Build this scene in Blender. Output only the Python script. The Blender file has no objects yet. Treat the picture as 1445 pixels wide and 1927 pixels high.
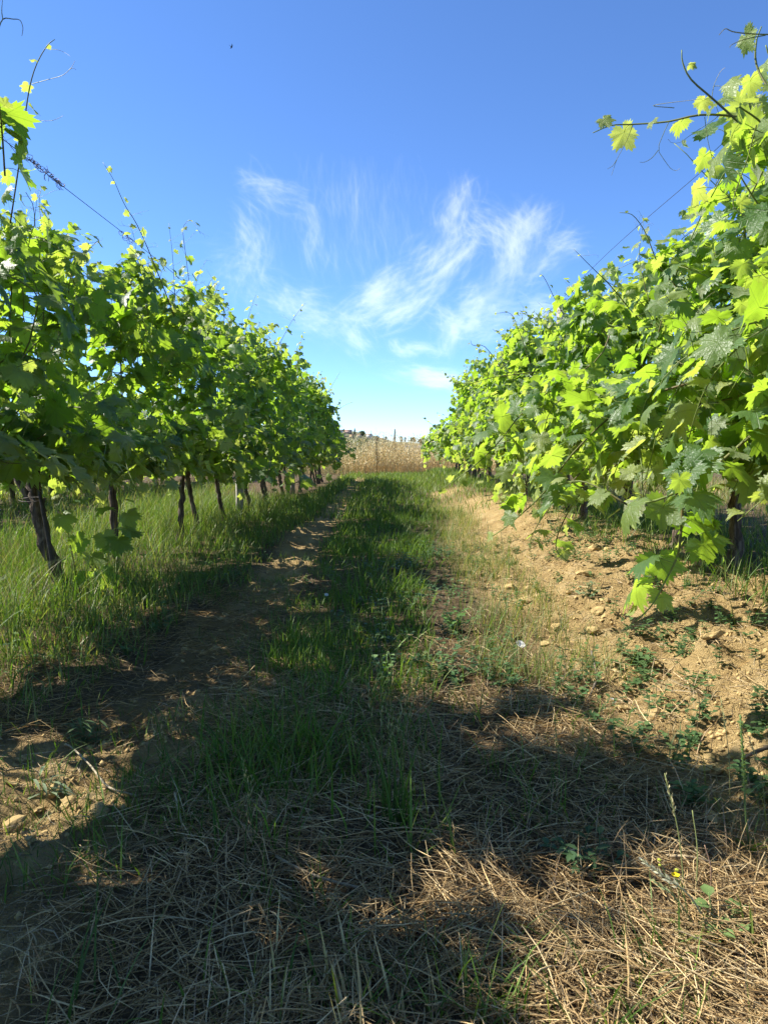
import bpy, math, random
import numpy as np
from mathutils import Matrix, Vector

random.seed(7)
rng = np.random.default_rng(11)
scene = bpy.context.scene
COL = scene.collection
R = math.radians

# ------------------------------------------------------------------ camera, sky, sun, exposure
CAM_H = 0.80
cam = bpy.data.objects.new('camera', bpy.data.cameras.new('camera'))
COL.objects.link(cam)
cam.location = (0, 0, CAM_H)
cam.rotation_euler = (R(90 - 4.83), 0, R(0.75))
cam.data.sensor_fit = 'VERTICAL'
cam.data.sensor_height = 34.6
cam.data.lens = 24.0
cam.data.clip_start = 0.05
cam.data.clip_end = 60000
cam.data.dof.use_dof = True
cam.data.dof.focus_distance = 6.0
cam.data.dof.aperture_fstop = 18.0
scene.camera = cam

SUN_EL, SUN_AZ = 45.0, 76.0          # degrees above the horizon, degrees to the left of the row direction
world = bpy.data.worlds.new('World')
scene.world = world
world.use_nodes = True
wn = world.node_tree
bg = wn.nodes['Background']
sky = wn.nodes.new('ShaderNodeTexSky')
sky.sky_type = 'NISHITA'
sky.sun_disc = False
sky.sun_elevation = R(SUN_EL)
sky.sun_rotation = R(-SUN_AZ)
sky.altitude = 300
sky.air_density = 0.70
sky.dust_density = 0.0
sky.ozone_density = 8.0
hs = wn.nodes.new('ShaderNodeHueSaturation')
hs.inputs['Saturation'].default_value = 1.04
hs.inputs['Hue'].default_value = 0.502
wn.links.new(sky.outputs[0], hs.inputs['Color'])
wn.links.new(hs.outputs[0], bg.inputs[0])
bg.inputs[1].default_value = 0.112

sun = bpy.data.objects.new('sun', bpy.data.lights.new('sun', 'SUN'))
COL.objects.link(sun)
sun.data.energy = 4.9
sun.data.angle = R(0.53)
sun.data.color = (1.0, 0.95, 0.85)
to_sun = Vector((-math.sin(R(SUN_AZ)) * math.cos(R(SUN_EL)), math.cos(R(SUN_AZ)) * math.cos(R(SUN_EL)), math.sin(R(SUN_EL))))
sun.rotation_euler = to_sun.to_track_quat('Z', 'Y').to_euler()

vs = scene.view_settings
vs.view_transform = 'Standard'
vs.look = 'None'
vs.exposure = 1.34
vs.gamma = 1.0
vs.use_curve_mapping = False
cy = scene.cycles
cy.max_bounces = 12
cy.diffuse_bounces = 8
cy.glossy_bounces = 2
cy.transmission_bounces = 4
cy.transparent_max_bounces = 8
cy.caustics_reflective = False
cy.caustics_refractive = False

# ------------------------------------------------------------------ camera maths (for placing things by their distance)
_cm = np.array(cam.rotation_euler.to_matrix())
FPX = 1927 * 24.0 / 34.6


def project(p):
    """photo pixel and depth of world points (n,3)"""
    q = (np.asarray(p, float) - np.array((0, 0, CAM_H))) @ _cm
    d = np.maximum(-q[:, 2], 1e-3)
    return 722.5 + FPX * q[:, 0] / d, 963.5 - FPX * q[:, 1] / d, -q[:, 2]


def at(px, py, y):
    """the point at distance y along the row direction that is seen at photo pixel px, py"""
    v = _cm @ np.array(((px - 722.5) / FPX, -(py - 963.5) / FPX, -1.0))
    return np.array((0, 0, CAM_H)) + v * (y / v[1])


# ------------------------------------------------------------------ noise and ground shape
def _hash(ix, iy, s):
    h = (ix * 374761393 + iy * 668265263 + s * 1274126177) & 0x7fffffff
    h = ((h ^ (h >> 13)) * 1274126177) & 0x7fffffff
    return ((h ^ (h >> 16)) & 0xffff) / 65535.0


def vnoise(x, y, s=0):
    x = np.asarray(x, float); y = np.asarray(y, float)
    ix = np.floor(x).astype(np.int64); iy = np.floor(y).astype(np.int64)
    fx = x - ix; fy = y - iy
    fx = fx * fx * (3 - 2 * fx); fy = fy * fy * (3 - 2 * fy)
    a = _hash(ix, iy, s); b = _hash(ix + 1, iy, s); c = _hash(ix, iy + 1, s); d = _hash(ix + 1, iy + 1, s)
    return (a + (b - a) * fx) * (1 - fy) + (c + (d - c) * fx) * fy - 0.5


def fbm(x, y, s=0, o=4, g=0.5):
    r = 0; a = 1.0
    for k in range(o):
        r = r + a * vnoise(np.asarray(x) * 2 ** k + 17.3 * k, np.asarray(y) * 2 ** k - 9.1 * k, s + k)
        a *= g
    return r


def sst(a, b, x):
    t = np.clip((np.asarray(x, float) - a) / (b - a), 0, 1)
    return t * t * (3 - 2 * t)


def w_soil(x, y):
    """bare sandy soil: wheel track and the bank under the second row"""
    x = np.asarray(x, float); y = np.asarray(y, float)
    tx = -0.74 - 0.012 * y + 0.10 * fbm(0 * x, y * 0.9, 41, 2) + 0.06 * fbm(x * 3, y * 3, 42, 2)
    track = (1 - sst(0.10, 0.23, np.abs(x - tx))) * (0.62 + 0.38 * sst(-.25, .2, fbm(x * 5, y * 4, 48, 3)))
    track = np.maximum(track, sst(-0.42, -0.62, x + 0.16 * fbm(x * 4, y * 4, 44, 3)) * sst(2.1, 1.75, y) * sst(-1.5, -1.1, x) * (.55 + .45 * sst(-.2, .2, fbm(x * 4, y * 4, 49, 3))))
    track = track * (1 - .65 * sst(1.9, 2.4, y) * sst(4.2, 3.2, y) * sst(-.25, .1, fbm(x * 3.3, y * 2.2, 50, 3)))
    track *= sst(26, 20, y)
    e = 0.62 + 0.15 * fbm(x * 1.5, y * 1.5, 45, 3) + 0.10 * sst(6, 12, y) - 0.07 * sst(1.2, 3.2, y) - .12 * sst(3.4, 4.6, y) * sst(8, 6, y)
    bank = sst(e - 0.10, e + 0.14, x) * sst(2.05, 1.75, x) * sst(16, 9, y + 5 * fbm(x * 1, y * .6, 47, 2))
    return np.clip(np.maximum(track, bank), 0, 1)


def ground_z(x, y):
    x = np.asarray(x, float); y = np.asarray(y, float)
    near = sst(60, 20, np.hypot(x, y))
    z = 0.03 * fbm(x * 0.8, y * 0.8, 1, 3) * near
    z = z - 0.035 * np.exp(-((x + 0.78) / 0.22) ** 2) * near
    z = z - 0.03 * sst(-1.0, -1.5, x) * sst(-3.2, -2.4, x) * near
    z = z + (0.17 * sst(0.75, 1.55, x) - 0.07 * sst(2.0, 3.2, x)) * near
    soil = w_soil(x, y)
    fine = sst(14, 5, y) * near
    z = z + soil * fine * (0.050 * fbm(x * 5, y * 5, 5, 4, 0.6) + 0.034 * fbm(x * 15, y * 15, 25, 3, .6) + 0.016 * np.abs(fbm(x * 30, y * 30, 9, 2)))
    # heap of mown straw humps
    z = z + (1 - soil) * fine * (0.035 * np.maximum(fbm(x * 3.5, y * 3.5, 15, 2), -.1))
    # burrow in the bank, with its spoil heaps
    for hx, hy, d, r in ((1.03, 2.22, -0.10, 0.05), (1.00, 2.42, -0.09, 0.07), (1.0, 3.2, -0.06, 0.07), (.92, 4.2, -.06, .08)):
        z = z + d * np.exp(-((x - hx) ** 2 + (y - hy) ** 2) / r ** 2)
    for hx, hy, d, r in ((1.12, 2.52, 0.06, 0.09), (0.98, 2.0, 0.03, 0.07), (.93, 2.32, .03, .05), (1.1, 3.5, .05, .12)):
        z = z + d * (1 + 1.5 * fbm(x * 14, y * 14, 27, 3)) * np.exp(-((x - hx) ** 2 + (y - hy) ** 2) / r ** 2)
    z = z - 0.6 * sst(30, 140, y) - 2.4 * sst(300, 900, y)
    return z


# ------------------------------------------------------------------ mesh helpers
def mesh_np(name, verts, faces, mats=(), mat_idx=None, smooth=False, attrs=None, uv=None):
    """faces: list of (k,m) int arrays"""
    me = bpy.data.meshes.new(name)
    verts = np.asarray(verts, np.float32)
    me.vertices.add(len(verts))
    me.vertices.foreach_set('co', verts.ravel())
    faces = [np.asarray(f, np.int32) for f in faces if len(f)]
    tot = np.concatenate([np.full(len(f), f.shape[1], np.int32) for f in faces])
    loops = np.concatenate([f.ravel() for f in faces])
    start = np.concatenate(([0], np.cumsum(tot)[:-1])).astype(np.int32)
    me.loops.add(len(loops))
    me.loops.foreach_set('vertex_index', loops)
    me.polygons.add(len(tot))
    me.polygons.foreach_set('loop_start', start)
    me.polygons.foreach_set('loop_total', tot)
    if mat_idx is not None:
        me.polygons.foreach_set('material_index', np.asarray(mat_idx, np.int32))
    if smooth:
        me.polygons.foreach_set('use_smooth', np.ones(len(tot), bool))
    for m in mats:
        me.materials.append(m)
    for k, v in (attrs or {}).items():
        v = np.asarray(v, np.float32)
        if v.ndim == 1:
            v = np.stack([v, v, v], 1)
        a = me.attributes.new(k, 'FLOAT_COLOR', 'POINT')
        c = np.ones((len(verts), 4), np.float32)
        c[:, :3] = v[:, :3]
        a.data.foreach_set('color', c.ravel())
    if uv is not None:
        u = me.uv_layers.new(name='UVMap')
        u.data.foreach_set('uv', np.asarray(uv, np.float32)[loops].ravel())
    me.update(calc_edges=True)
    return me


def link(name, data, parent=None, loc=None, **props):
    o = bpy.data.objects.new(name, data)
    COL.objects.link(o)
    if parent is not None:
        o.parent = parent
    if loc is not None:
        o.location = tuple(float(v) for v in loc)
    for k, v in props.items():
        o[k] = v
    return o


def thing(name, label, category, loc=(0, 0, 0), group=None):
    o = link(name, None, None, loc, label=label, category=category)
    o.empty_display_size = 0.1
    if group:
        o['group'] = group
    return o


class MB:
    """collects shapes for ONE mesh"""
    def __init__(s):
        s.v, s.f, s.m, s.c, s.n = [], [], [], [], 0

    def add(s, v, faces, mat=0, col=(1, 1, 1)):
        v = np.asarray(v, float)
        for f in faces:
            f = np.asarray(f, int)
            if len(f):
                s.f.append(f + s.n)
                s.m.append(np.full(len(f), mat))
        s.v.append(v)
        c = np.asarray(col, float)
        s.c.append(np.broadcast_to(c, (len(v), 3)) if c.ndim == 1 else c)
        s.n += len(v)

    def mesh(s, name, mats, smooth=False):
        return mesh_np(name, np.concatenate(s.v), s.f, mats, np.concatenate(s.m), smooth, {'col': np.concatenate(s.c)})

    def build(s, name, mats, parent=None, loc=None, smooth=False, **props):
        return link(name, s.mesh(name, mats, smooth), parent, loc, **props)


def tube(pts, rad, n=5, cap=True):
    pts = np.asarray(pts, float)
    rad = np.broadcast_to(np.asarray(rad, float), (len(pts),)) if np.ndim(rad) < 2 else rad
    t = np.gradient(pts, axis=0)
    t /= np.linalg.norm(t, axis=1)[:, None] + 1e-9
    ref = np.array((0.31, 0.9, 0.13)) if abs(t[0] @ np.array((0.31, 0.9, 0.13))) < 0.85 else np.array((1.0, 0, 0))
    u = np.cross(t, ref)
    u /= np.linalg.norm(u, axis=1)[:, None] + 1e-9
    w = np.cross(t, u)
    a = np.arange(n) * 2 * math.pi / n
    ring = np.cos(a)[None, :, None] * u[:, None, :] + np.sin(a)[None, :, None] * w[:, None, :]
    r = rad[:, None, None] if np.ndim(rad) == 1 else rad[:, :, None]
    v = (pts[:, None, :] + r * ring).reshape(-1, 3)
    k = len(pts)
    i = np.arange(k - 1)[:, None] * n
    j = np.arange(n)[None, :]
    q = np.stack([i + j, i + (j + 1) % n, i + n + (j + 1) % n, i + n + j], -1).reshape(-1, 4)
    fs = [q]
    if cap:
        fs.append(np.array([list(range(n))[::-1]]))
        fs.append(np.array([[(k - 1) * n + x for x in range(n)]]))
    return v, fs


def box(c, s, rz=0.0):
    x, y, z = (np.array(s) / 2)
    v = np.array([(a * x, b * y, d * z) for d in (-1, 1) for a, b in ((-1, -1), (1, -1), (1, 1), (-1, 1))])
    if rz:
        cr, sr = math.cos(rz), math.sin(rz)
        v = v @ np.array(((cr, sr, 0), (-sr, cr, 0), (0, 0, 1)))
    return v + np.array(c), [np.array([(3, 2, 1, 0), (4, 5, 6, 7), (0, 1, 5, 4), (1, 2, 6, 5), (2, 3, 7, 6), (3, 0, 4, 7)])]


def smooth_path(keys, n):
    """Catmull-Rom through key points"""
    k = np.asarray(keys, float)
    p = np.vstack([2 * k[0] - k[1], k, 2 * k[-1] - k[-2]])
    t = np.linspace(0, len(k) - 1 - 1e-6, n)
    i = t.astype(int); f = (t - i)[:, None]
    a, b, c, d = p[i], p[i + 1], p[i + 2], p[i + 3]
    return 0.5 * (2 * b + (c - a) * f + (2 * a - 5 * b + 4 * c - d) * f ** 2 + (3 * b - a - 3 * c + d) * f ** 3)


# ------------------------------------------------------------------ materials
def new_mat(name):
    m = bpy.data.materials.new(name)
    m.use_nodes = True
    nt = m.node_tree
    b = nt.nodes['Principled BSDF']
    b.inputs['Specular IOR Level'].default_value = 0.25
    return m, nt, b, nt.nodes['Material Output']


def N(nt, t, **kw):
    n = nt.nodes.new(t)
    for k, v in kw.items():
        setattr(n, k, v)
    return n


def mixc(nt, f, a, b, mode='MIX'):
    m = N(nt, 'ShaderNodeMix', data_type='RGBA', blend_type=mode)
    for s, v in ((m.inputs['Factor'], f), (m.inputs['A'], a), (m.inputs['B'], b)):
        if hasattr(v, 'links'):
            nt.links.new(v, s)
        elif isinstance(v, (int, float)):
            s.default_value = v
        else:
            s.default_value = (*v, 1)
    return m.outputs['Result']


def mth(nt, op, a, b=None, clamp=False):
    m = N(nt, 'ShaderNodeMath', operation=op)
    m.use_clamp = clamp
    for i, v in enumerate((a, b)):
        if v is None:
            continue
        if hasattr(v, 'links'):
            nt.links.new(v, m.inputs[i])
        else:
            m.inputs[i].default_value = v
    return m.outputs[0]


def noise(nt, vec, scale, detail=3, rough=0.55):
    n = N(nt, 'ShaderNodeTexNoise')
    n.inputs['Scale'].default_value = scale
    n.inputs['Detail'].default_value = detail
    n.inputs['Roughness'].default_value = rough
    if vec is not None:
        nt.links.new(vec, n.inputs['Vector'])
    return n.outputs['Fac']


def bump(nt, b, h, strength, dist):
    bp = N(nt, 'ShaderNodeBump')
    bp.inputs['Strength'].default_value = strength
    bp.inputs['Distance'].default_value = dist
    nt.links.new(h, bp.inputs['Height'])
    nt.links.new(bp.outputs[0], b.inputs['Normal'])
    return bp.outputs[0]


def ramp(nt, fac, stops):
    r = N(nt, 'ShaderNodeValToRGB')
    e = r.color_ramp.elements
    while len(e) < len(stops):
        e.new(0.5)
    for x, (p, c) in zip(e, stops):
        x.position = p
        x.color = (*c, 1)
    nt.links.new(fac, r.inputs[0])
    return r.outputs[0]


def leaf_material(name, by_object):
    """grape leaf: red channel = youth, green channel = tone"""
    m, nt, b, out = new_mat(name)
    if by_object:
        oi = N(nt, 'ShaderNodeObjectInfo')
        src = oi.outputs['Color']
    else:
        at_ = N(nt, 'ShaderNodeAttribute', attribute_name='col')
        src = at_.outputs['Color']
    sp = N(nt, 'ShaderNodeSeparateColor')
    nt.links.new(src, sp.inputs[0])
    youth, tone = sp.outputs[0], sp.outputs[1]
    up = mixc(nt, tone, (0.044, 0.104, 0.034), (0.105, 0.190, 0.064))
    up = mixc(nt, youth, up, (0.33, 0.39, 0.11))
    down = mixc(nt, youth, (0.17, 0.22, 0.11), (0.55, 0.58, 0.38))
    tr = mixc(nt, tone, (0.31, 0.54, 0.022), (0.46, 0.66, 0.045))
    tr = mixc(nt, youth, tr, (0.58, 0.66, 0.10))
    geo = N(nt, 'ShaderNodeNewGeometry')
    base = mixc(nt, geo.outputs['Backfacing'], up, down)
    tc = N(nt, 'ShaderNodeTexCoord')
    blot = noise(nt, tc.outputs['UV'], 2.2, 3)
    base = mixc(nt, mth(nt, 'MULTIPLY', blot, 0.7), base, (0.04, 0.085, 0.02), 'MIX')
    # veins from the leaf's own flat coordinates
    s2 = N(nt, 'ShaderNodeSeparateXYZ')
    nt.links.new(tc.outputs['UV'], s2.inputs[0])
    u, v = s2.outputs[0], s2.outputs[1]
    au = mth(nt, 'ABSOLUTE', u)
    vein = None
    for ang in (0, 48, 100):
        sn, cs = math.sin(R(ang)), math.cos(R(ang))
        d = mth(nt, 'ABSOLUTE', mth(nt, 'SUBTRACT', mth(nt, 'MULTIPLY', au, cs), mth(nt, 'MULTIPLY', v, sn)))
        al = mth(nt, 'ADD', mth(nt, 'MULTIPLY', au, sn), mth(nt, 'MULTIPLY', v, cs))
        # secondary veins: herringbone off each main vein
        sec = mth(nt, 'ABSOLUTE', mth(nt, 'SUBTRACT', mth(nt, 'FRACT', mth(nt, 'MULTIPLY', mth(nt, 'SUBTRACT', al, mth(nt, 'MULTIPLY', d, 0.9)), 5.0)), 0.5))
        sec = mth(nt, 'MULTIPLY', mth(nt, 'SUBTRACT', 0.10, sec, True), 4.0)
        sec = mth(nt, 'MULTIPLY', sec, mth(nt, 'LESS_THAN', d, 0.26))
        line = mth(nt, 'SUBTRACT', 1.0, mth(nt, 'DIVIDE', d, 0.022), True)
        line = mth(nt, 'MAXIMUM', line, sec)
        line = mth(nt, 'MULTIPLY', line, mth(nt, 'GREATER_THAN', al, 0.0))
        vein = line if vein is None else mth(nt, 'MAXIMUM', vein, line)
    base = mixc(nt, mth(nt, 'MULTIPLY', vein, 0.32), base, (0.20, 0.27, 0.10))
    nt.links.new(base, b.inputs['Base Color'])
    b.inputs['Roughness'].default_value = 0.44
    b.inputs['Specular IOR Level'].default_value = 0.5
    h = mth(nt, 'ADD', mth(nt, 'MULTIPLY', vein, -0.5), noise(nt, tc.outputs['UV'], 7, 2))
    bump(nt, b, h, 0.5, 0.006)
    t = N(nt, 'ShaderNodeBsdfTranslucent')
    tr = mixc(nt, mth(nt, 'MULTIPLY', vein, 0.5), tr, (0.12, 0.20, 0.02))
    nt.links.new(tr, t.inputs[0])
    mx = N(nt, 'ShaderNodeMixShader')
    mx.inputs[0].default_value = 0.50
    nt.links.new(b.outputs[0], mx.inputs[1])
    nt.links.new(t.outputs[0], mx.inputs[2])
    nt.links.new(mx.outputs[0], out.inputs[0])
    return m


def col_material(name, rough=0.6, trans=0.0, tr_tint=(1.3, 1.4, 0.5), noise_amt=0.0, spec=0.25):
    """colour from the mesh's own 'col' values (true colours of each blade, stem or flower)"""
    m, nt, b, out = new_mat(name)
    a = N(nt, 'ShaderNodeAttribute', attribute_name='col')
    c = a.outputs['Color']
    if noise_amt:
        tc = N(nt, 'ShaderNodeTexCoord')
        c = mixc(nt, noise_amt, c, ramp(nt, noise(nt, tc.outputs['Object'], 60, 4), [(0.3, (0.25, .25, .25)), (0.7, (1.3, 1.3, 1.3))]), 'MULTIPLY')
    nt.links.new(c, b.inputs['Base Color'])
    b.inputs['Roughness'].default_value = rough
    b.inputs['Specular IOR Level'].default_value = spec
    if trans:
        t = N(nt, 'ShaderNodeBsdfTranslucent')
        nt.links.new(mixc(nt, 1.0, c, tr_tint, 'MULTIPLY'), t.inputs[0])
        mx = N(nt, 'ShaderNodeMixShader')
        mx.inputs[0].default_value = trans
        nt.links.new(b.outputs[0], mx.inputs[1])
        nt.links.new(t.outputs[0], mx.inputs[2])
        nt.links.new(mx.outputs[0], out.inputs[0])
    return m


def bark_material():
    m, nt, b, out = new_mat('vine_bark')
    tc = N(nt, 'ShaderNodeTexCoord')
    mp = N(nt, 'ShaderNodeMapping')
    mp.inputs['Scale'].default_value = (60, 60, 5)
    nt.links.new(tc.outputs['Object'], mp.inputs[0])
    f = noise(nt, mp.outputs[0], 1.0, 5, 0.6)
    c = ramp(nt, f, [(0.30, (0.028, 0.020, 0.015)), (0.5, (0.10, 0.072, 0.052)), (0.72, (0.24, 0.19, 0.145))])
    nt.links.new(c, b.inputs['Base Color'])
    b.inputs['Roughness'].default_value = 0.9
    bump(nt, b, f, 1.0, 0.012)
    return m


def plain(name, col, rough=0.7, scale=20, amt=0.35, metal=0.0):
    m, nt, b, out = new_mat(name)
    tc = N(nt, 'ShaderNodeTexCoord')
    f = noise(nt, tc.outputs['Object'], scale, 4)
    c = ramp(nt, f, [(0.25, tuple(x * (1 - amt) for x in col)), (0.75, tuple(min(1, x * (1 + amt)) for x in col))])
    nt.links.new(c, b.inputs['Base Color'])
    b.inputs['Roughness'].default_value = rough
    b.inputs['Metallic'].default_value = metal
    bump(nt, b, f, 0.4, 0.01)
    return m


def ground_material():
    m, nt, b, out = new_mat('vineyard_ground')
    a = N(nt, 'ShaderNodeAttribute', attribute_name='col')
    sp = N(nt, 'ShaderNodeSeparateColor')
    nt.links.new(a.outputs['Color'], sp.inputs[0])
    soil_w, far_w = sp.outputs[0], sp.outputs[1]
    geo = N(nt, 'ShaderNodeNewGeometry')
    P = geo.outputs['Position']
    n1 = noise(nt, P, 6, 5, 0.6)
    n2 = noise(nt, P, 55, 5, 0.65)
    n3 = noise(nt, P, 260, 3, 0.6)
    soil = ramp(nt, n1, [(0.28, (0.31, 0.215, 0.095)), (0.5, (0.48, 0.345, 0.155)), (0.72, (0.60, 0.46, 0.24))])
    soil = mixc(nt, mth(nt, 'MULTIPLY', n2, 0.6), soil, (0.24, 0.15, 0.062))
    duff = ramp(nt, n2, [(0.3, (0.055, 0.038, 0.022)), (0.6, (0.17, 0.12, 0.068)), (0.8, (0.30, 0.22, 0.13))])
    field = ramp(nt, noise(nt, P, 0.05, 5, 0.6), [(0.3, (0.05, 0.075, 0.025)), (0.5, (0.12, 0.12, 0.045)), (0.7, (0.26, 0.20, 0.10))])
    c = mixc(nt, soil_w, duff, soil)
    c = mixc(nt, far_w, c, field)
    nt.links.new(c, b.inputs['Base Color'])
    b.inputs['Roughness'].default_value = 0.95
    b.inputs['Specular IOR Level'].default_value = 0.1
    h = mth(nt, 'ADD', mth(nt, 'MULTIPLY', n2, 1.0), mth(nt, 'MULTIPLY', n3, 0.35))
    bump(nt, b, h, 1.0, 0.035)
    return m


M_LEAF = leaf_material('grape_leaf', True)
M_LEAFM = leaf_material('grape_leaf_mass', False)
M_STEM = col_material('green_stem', 0.5, 0.15)
M_GRASS = col_material('grass_blade', 0.5, 0.35, (1.5, 1.6, 0.5))
M_STRAW = col_material('dry_straw', 0.65, 0.12, (1.1, 1.0, 0.8), spec=0.3)
M_WEED = col_material('weed_leaf', 0.5, 0.30, (1.5, 1.6, 0.5))
M_PETAL = col_material('petal', 0.6, 0.3, (1.0, 1.0, 1.0))
M_BARK = bark_material()
M_GROUND = ground_material()
M_POST = plain('weathered_concrete', (0.27, 0.25, 0.22), 0.9, 30)
M_WOOD = plain('weathered_wood', (0.17, 0.13, 0.095), 0.9, 25)
M_WIRE = plain('rusty_wire', (0.05, 0.042, 0.038), 0.6, 40, 0.4, 0.3)
M_DARK = plain('dark_feather', (0.02, 0.021, 0.03), 0.6)
M_CLOD = plain('soil_clod_earth', (0.40, 0.285, 0.125), 0.95, 30, 0.3)

# ------------------------------------------------------------------ ground sheet
def axis(lo, hi, step, far, g):
    a = list(np.arange(lo, hi + 1e-9, step))
    s = step
    while a[-1] < far:
        s *= g
        a.append(a[-1] + s)
    return a


xs = axis(0, 2.6, 0.027, 4200, 1.12)
xs = np.array([-v for v in xs[:0:-1]] + xs)
ys = [0.3]
while ys[-1] < 5000:
    y_ = ys[-1]
    ys.append(y_ + max(0.016, (0.0105 if y_ < 9 else 0.02 if y_ < 40 else 0.05) * y_))
ys = np.array([-3000, -900, -300, -100, -40, -20, -12, -8, -5, -3, -2, -1.2, -0.6, -0.2, 0.05] + ys)
GX, GY = np.meshgrid(xs, ys)
gz = ground_z(GX, GY)
nx, ny = len(xs), len(ys)
idx = np.arange(nx * ny).reshape(ny, nx)
gq = np.stack([idx[:-1, :-1], idx[:-1, 1:], idx[1:, 1:], idx[1:, :-1]], -1).reshape(-1, 4)
gcol = np.stack([w_soil(GX, GY).ravel(), sst(22, 34, np.hypot(GX, GY)).ravel(), 0 * gz.ravel()], 1)
ground = link('ground', mesh_np('ground', np.stack([GX.ravel(), GY.ravel(), gz.ravel()], 1), [gq], [M_GROUND], None, True, {'col': gcol}), kind='structure')
print('ground tris', 2 * len(gq))

# ------------------------------------------------------------------ soil clods: pieces of the ground
def blob_mesh(name, mat, seed, sub=2, rough=0.3):
    import bmesh
    bm = bmesh.new()
    bmesh.ops.create_icosphere(bm, subdivisions=sub, radius=1.0)
    r = np.random.default_rng(seed)
    o = r.uniform(-9, 9, 3)
    for v in bm.verts:
        c = v.co
        k = 1 + rough * 1.6 * float(fbm(c.x * 1.3 + o[0] + c.z, c.y * 1.3 + o[1] - c.z * .7, seed, 3))
        v.co = c * k
        v.co.z *= 0.72
    me = bpy.data.meshes.new(name)
    bm.to_mesh(me)
    bm.free()
    me.materials.append(mat)
    return me


clods = [blob_mesh('soil_clod', M_CLOD, 100 + k, 2, 0.85) for k in range(6)]
nclod = 0
while nclod < 230:
    if nclod < 150:
        y = 1.3 + 4.4 * random.random() ** 1.4
        x = random.uniform(0.55, 1.75)
        s = random.choice((0.010, 0.012, 0.015, 0.018, 0.022, 0.028)) * random.uniform(.7, 1.25)
    else:
        y = 1.35 + 3 * random.random()
        x = random.uniform(-1.15, -0.6)
        s = random.choice((0.009, 0.012, 0.018)) * random.uniform(.7, 1.2)
    if float(w_soil(x, y)) < 0.6:
        continue
    o = link('soil_clod', random.choice(clods), ground, (x, y, float(ground_z(x, y)) + s * 0.25))
    o.rotation_euler = (random.uniform(-.4, .4), random.uniform(-.4, .4), random.uniform(0, 6.3))
    o.scale = (s, s * random.uniform(.75, 1.2), s * random.uniform(.6, .95))
    nclod += 1

# crumbs of soil, past counting
def crumbs(n):
    oct_v = np.array([(1, 0, 0), (-1, 0, 0), (0, 1, 0), (0, -1, 0), (0, 0, 1), (0, 0, -1)], float)
    oct_f = np.array([(0, 2, 4), (2, 1, 4), (1, 3, 4), (3, 0, 4), (2, 0, 5), (1, 2, 5), (3, 1, 5), (0, 3, 5)])
    y = 1.0 + 6.5 * rng.random(n) ** 1.6
    x = np.where(rng.random(n) < 0.72, rng.uniform(0.5, 1.9, n), rng.uniform(-1.2, -0.5, n))
    k = w_soil(x, y) > rng.random(n) * 0.8 + 0.2
    x, y = x[k], y[k]
    n = len(x)
    s = 0.0025 + 0.008 * rng.random(n) ** 3
    V = oct_v[None] * s[:, None, None] * rng.uniform(0.6, 1.3, (n, 6, 1))
    V = V + np.stack([x, y, ground_z(x, y) + s * 0.4], 1)[:, None, :]
    F = (oct_f[None] + (np.arange(n) * 6)[:, None, None]).reshape(-1, 3)
    me = mesh_np('soil_crumbs', V.reshape(-1, 3), [F], [M_CLOD])
    link('soil_crumbs', me, ground, kind='stuff', label='loose sandy crumbs scattered over the bare soil')


crumbs(9000)

# ------------------------------------------------------------------ blades of grass and straw
def blades(P, h, w, az, lean, curl, segs=4, tip=0.0):
    """flat tapering blades: returns verts and faces. P (n,3)"""
    n = len(P)
    t = np.linspace(0, 1, segs + 1)[None, :]
    h = h[:, None]
    hor = h * (lean[:, None] * t + curl[:, None] * t ** 2)
    ver = h * (t * np.sqrt(np.maximum(0.05, 1 - 0.6 * lean[:, None] ** 2)) - 0.45 * np.abs(curl[:, None]) * t ** 2.4)
    ca, sa = np.cos(az)[:, None], np.sin(az)[:, None]
    c = np.stack([P[:, 0:1] + hor * ca, P[:, 1:2] + hor * sa, P[:, 2:3] + ver], -1)
    tw = az[:, None] + math.pi / 2 + rng.uniform(-0.9, 0.9, (n, 1))
    side = np.stack([np.cos(tw), np.sin(tw), 0 * tw], -1)
    wid = (w[:, None] * np.maximum(tip, (1 - t ** 1.6)) * (0.55 + 0.45 * np.minimum(1, t * 4)))[..., None] * 0.5
    V = np.stack([c - side * wid, c + side * wid], 2).reshape(n, -1, 3)
    k = np.arange(segs)
    q = np.stack([2 * k, 2 * k + 1, 2 * k + 3, 2 * k + 2], 1)
    F = (q[None] + (np.arange(n) * 2 * (segs + 1))[:, None, None]).reshape(-1, 4)
    return V.reshape(-1, 3), F, 2 * (segs + 1)


def pick(n, cols, jitter=0.18):
    cols = np.array(cols, float)
    c = cols[rng.integers(0, len(cols), n)]
    return c * (1 + jitter * rng.standard_normal((n, 1))).clip(0.5, 1.6)


GREENS = [(0.085, 0.160, 0.026), (0.12, 0.20, 0.036), (0.068, 0.130, 0.024), (0.16, 0.22, 0.05)]
PALE = [(0.17, 0.20, 0.07), (0.22, 0.22, 0.09), (0.12, 0.17, 0.05), (0.30, 0.25, 0.12)]
DRY = [(0.46, 0.32, 0.18), (0.34, 0.25, 0.14), (0.50, 0.40, 0.24), (0.27, 0.19, 0.11)]


def scatter(n, x0, x1, y0, y1, dens, power=1.0):
    """positions kept with probability dens(x, y); power > 1 crowds the near end"""
    x = rng.uniform(x0, x1, n)
    y = y0 + (y1 - y0) * rng.random(n) ** power
    k = rng.random(n) < dens(x, y)
    x, y = x[k], y[k]
    return np.stack([x, y, ground_z(x, y) - 0.004], 1)


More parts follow.
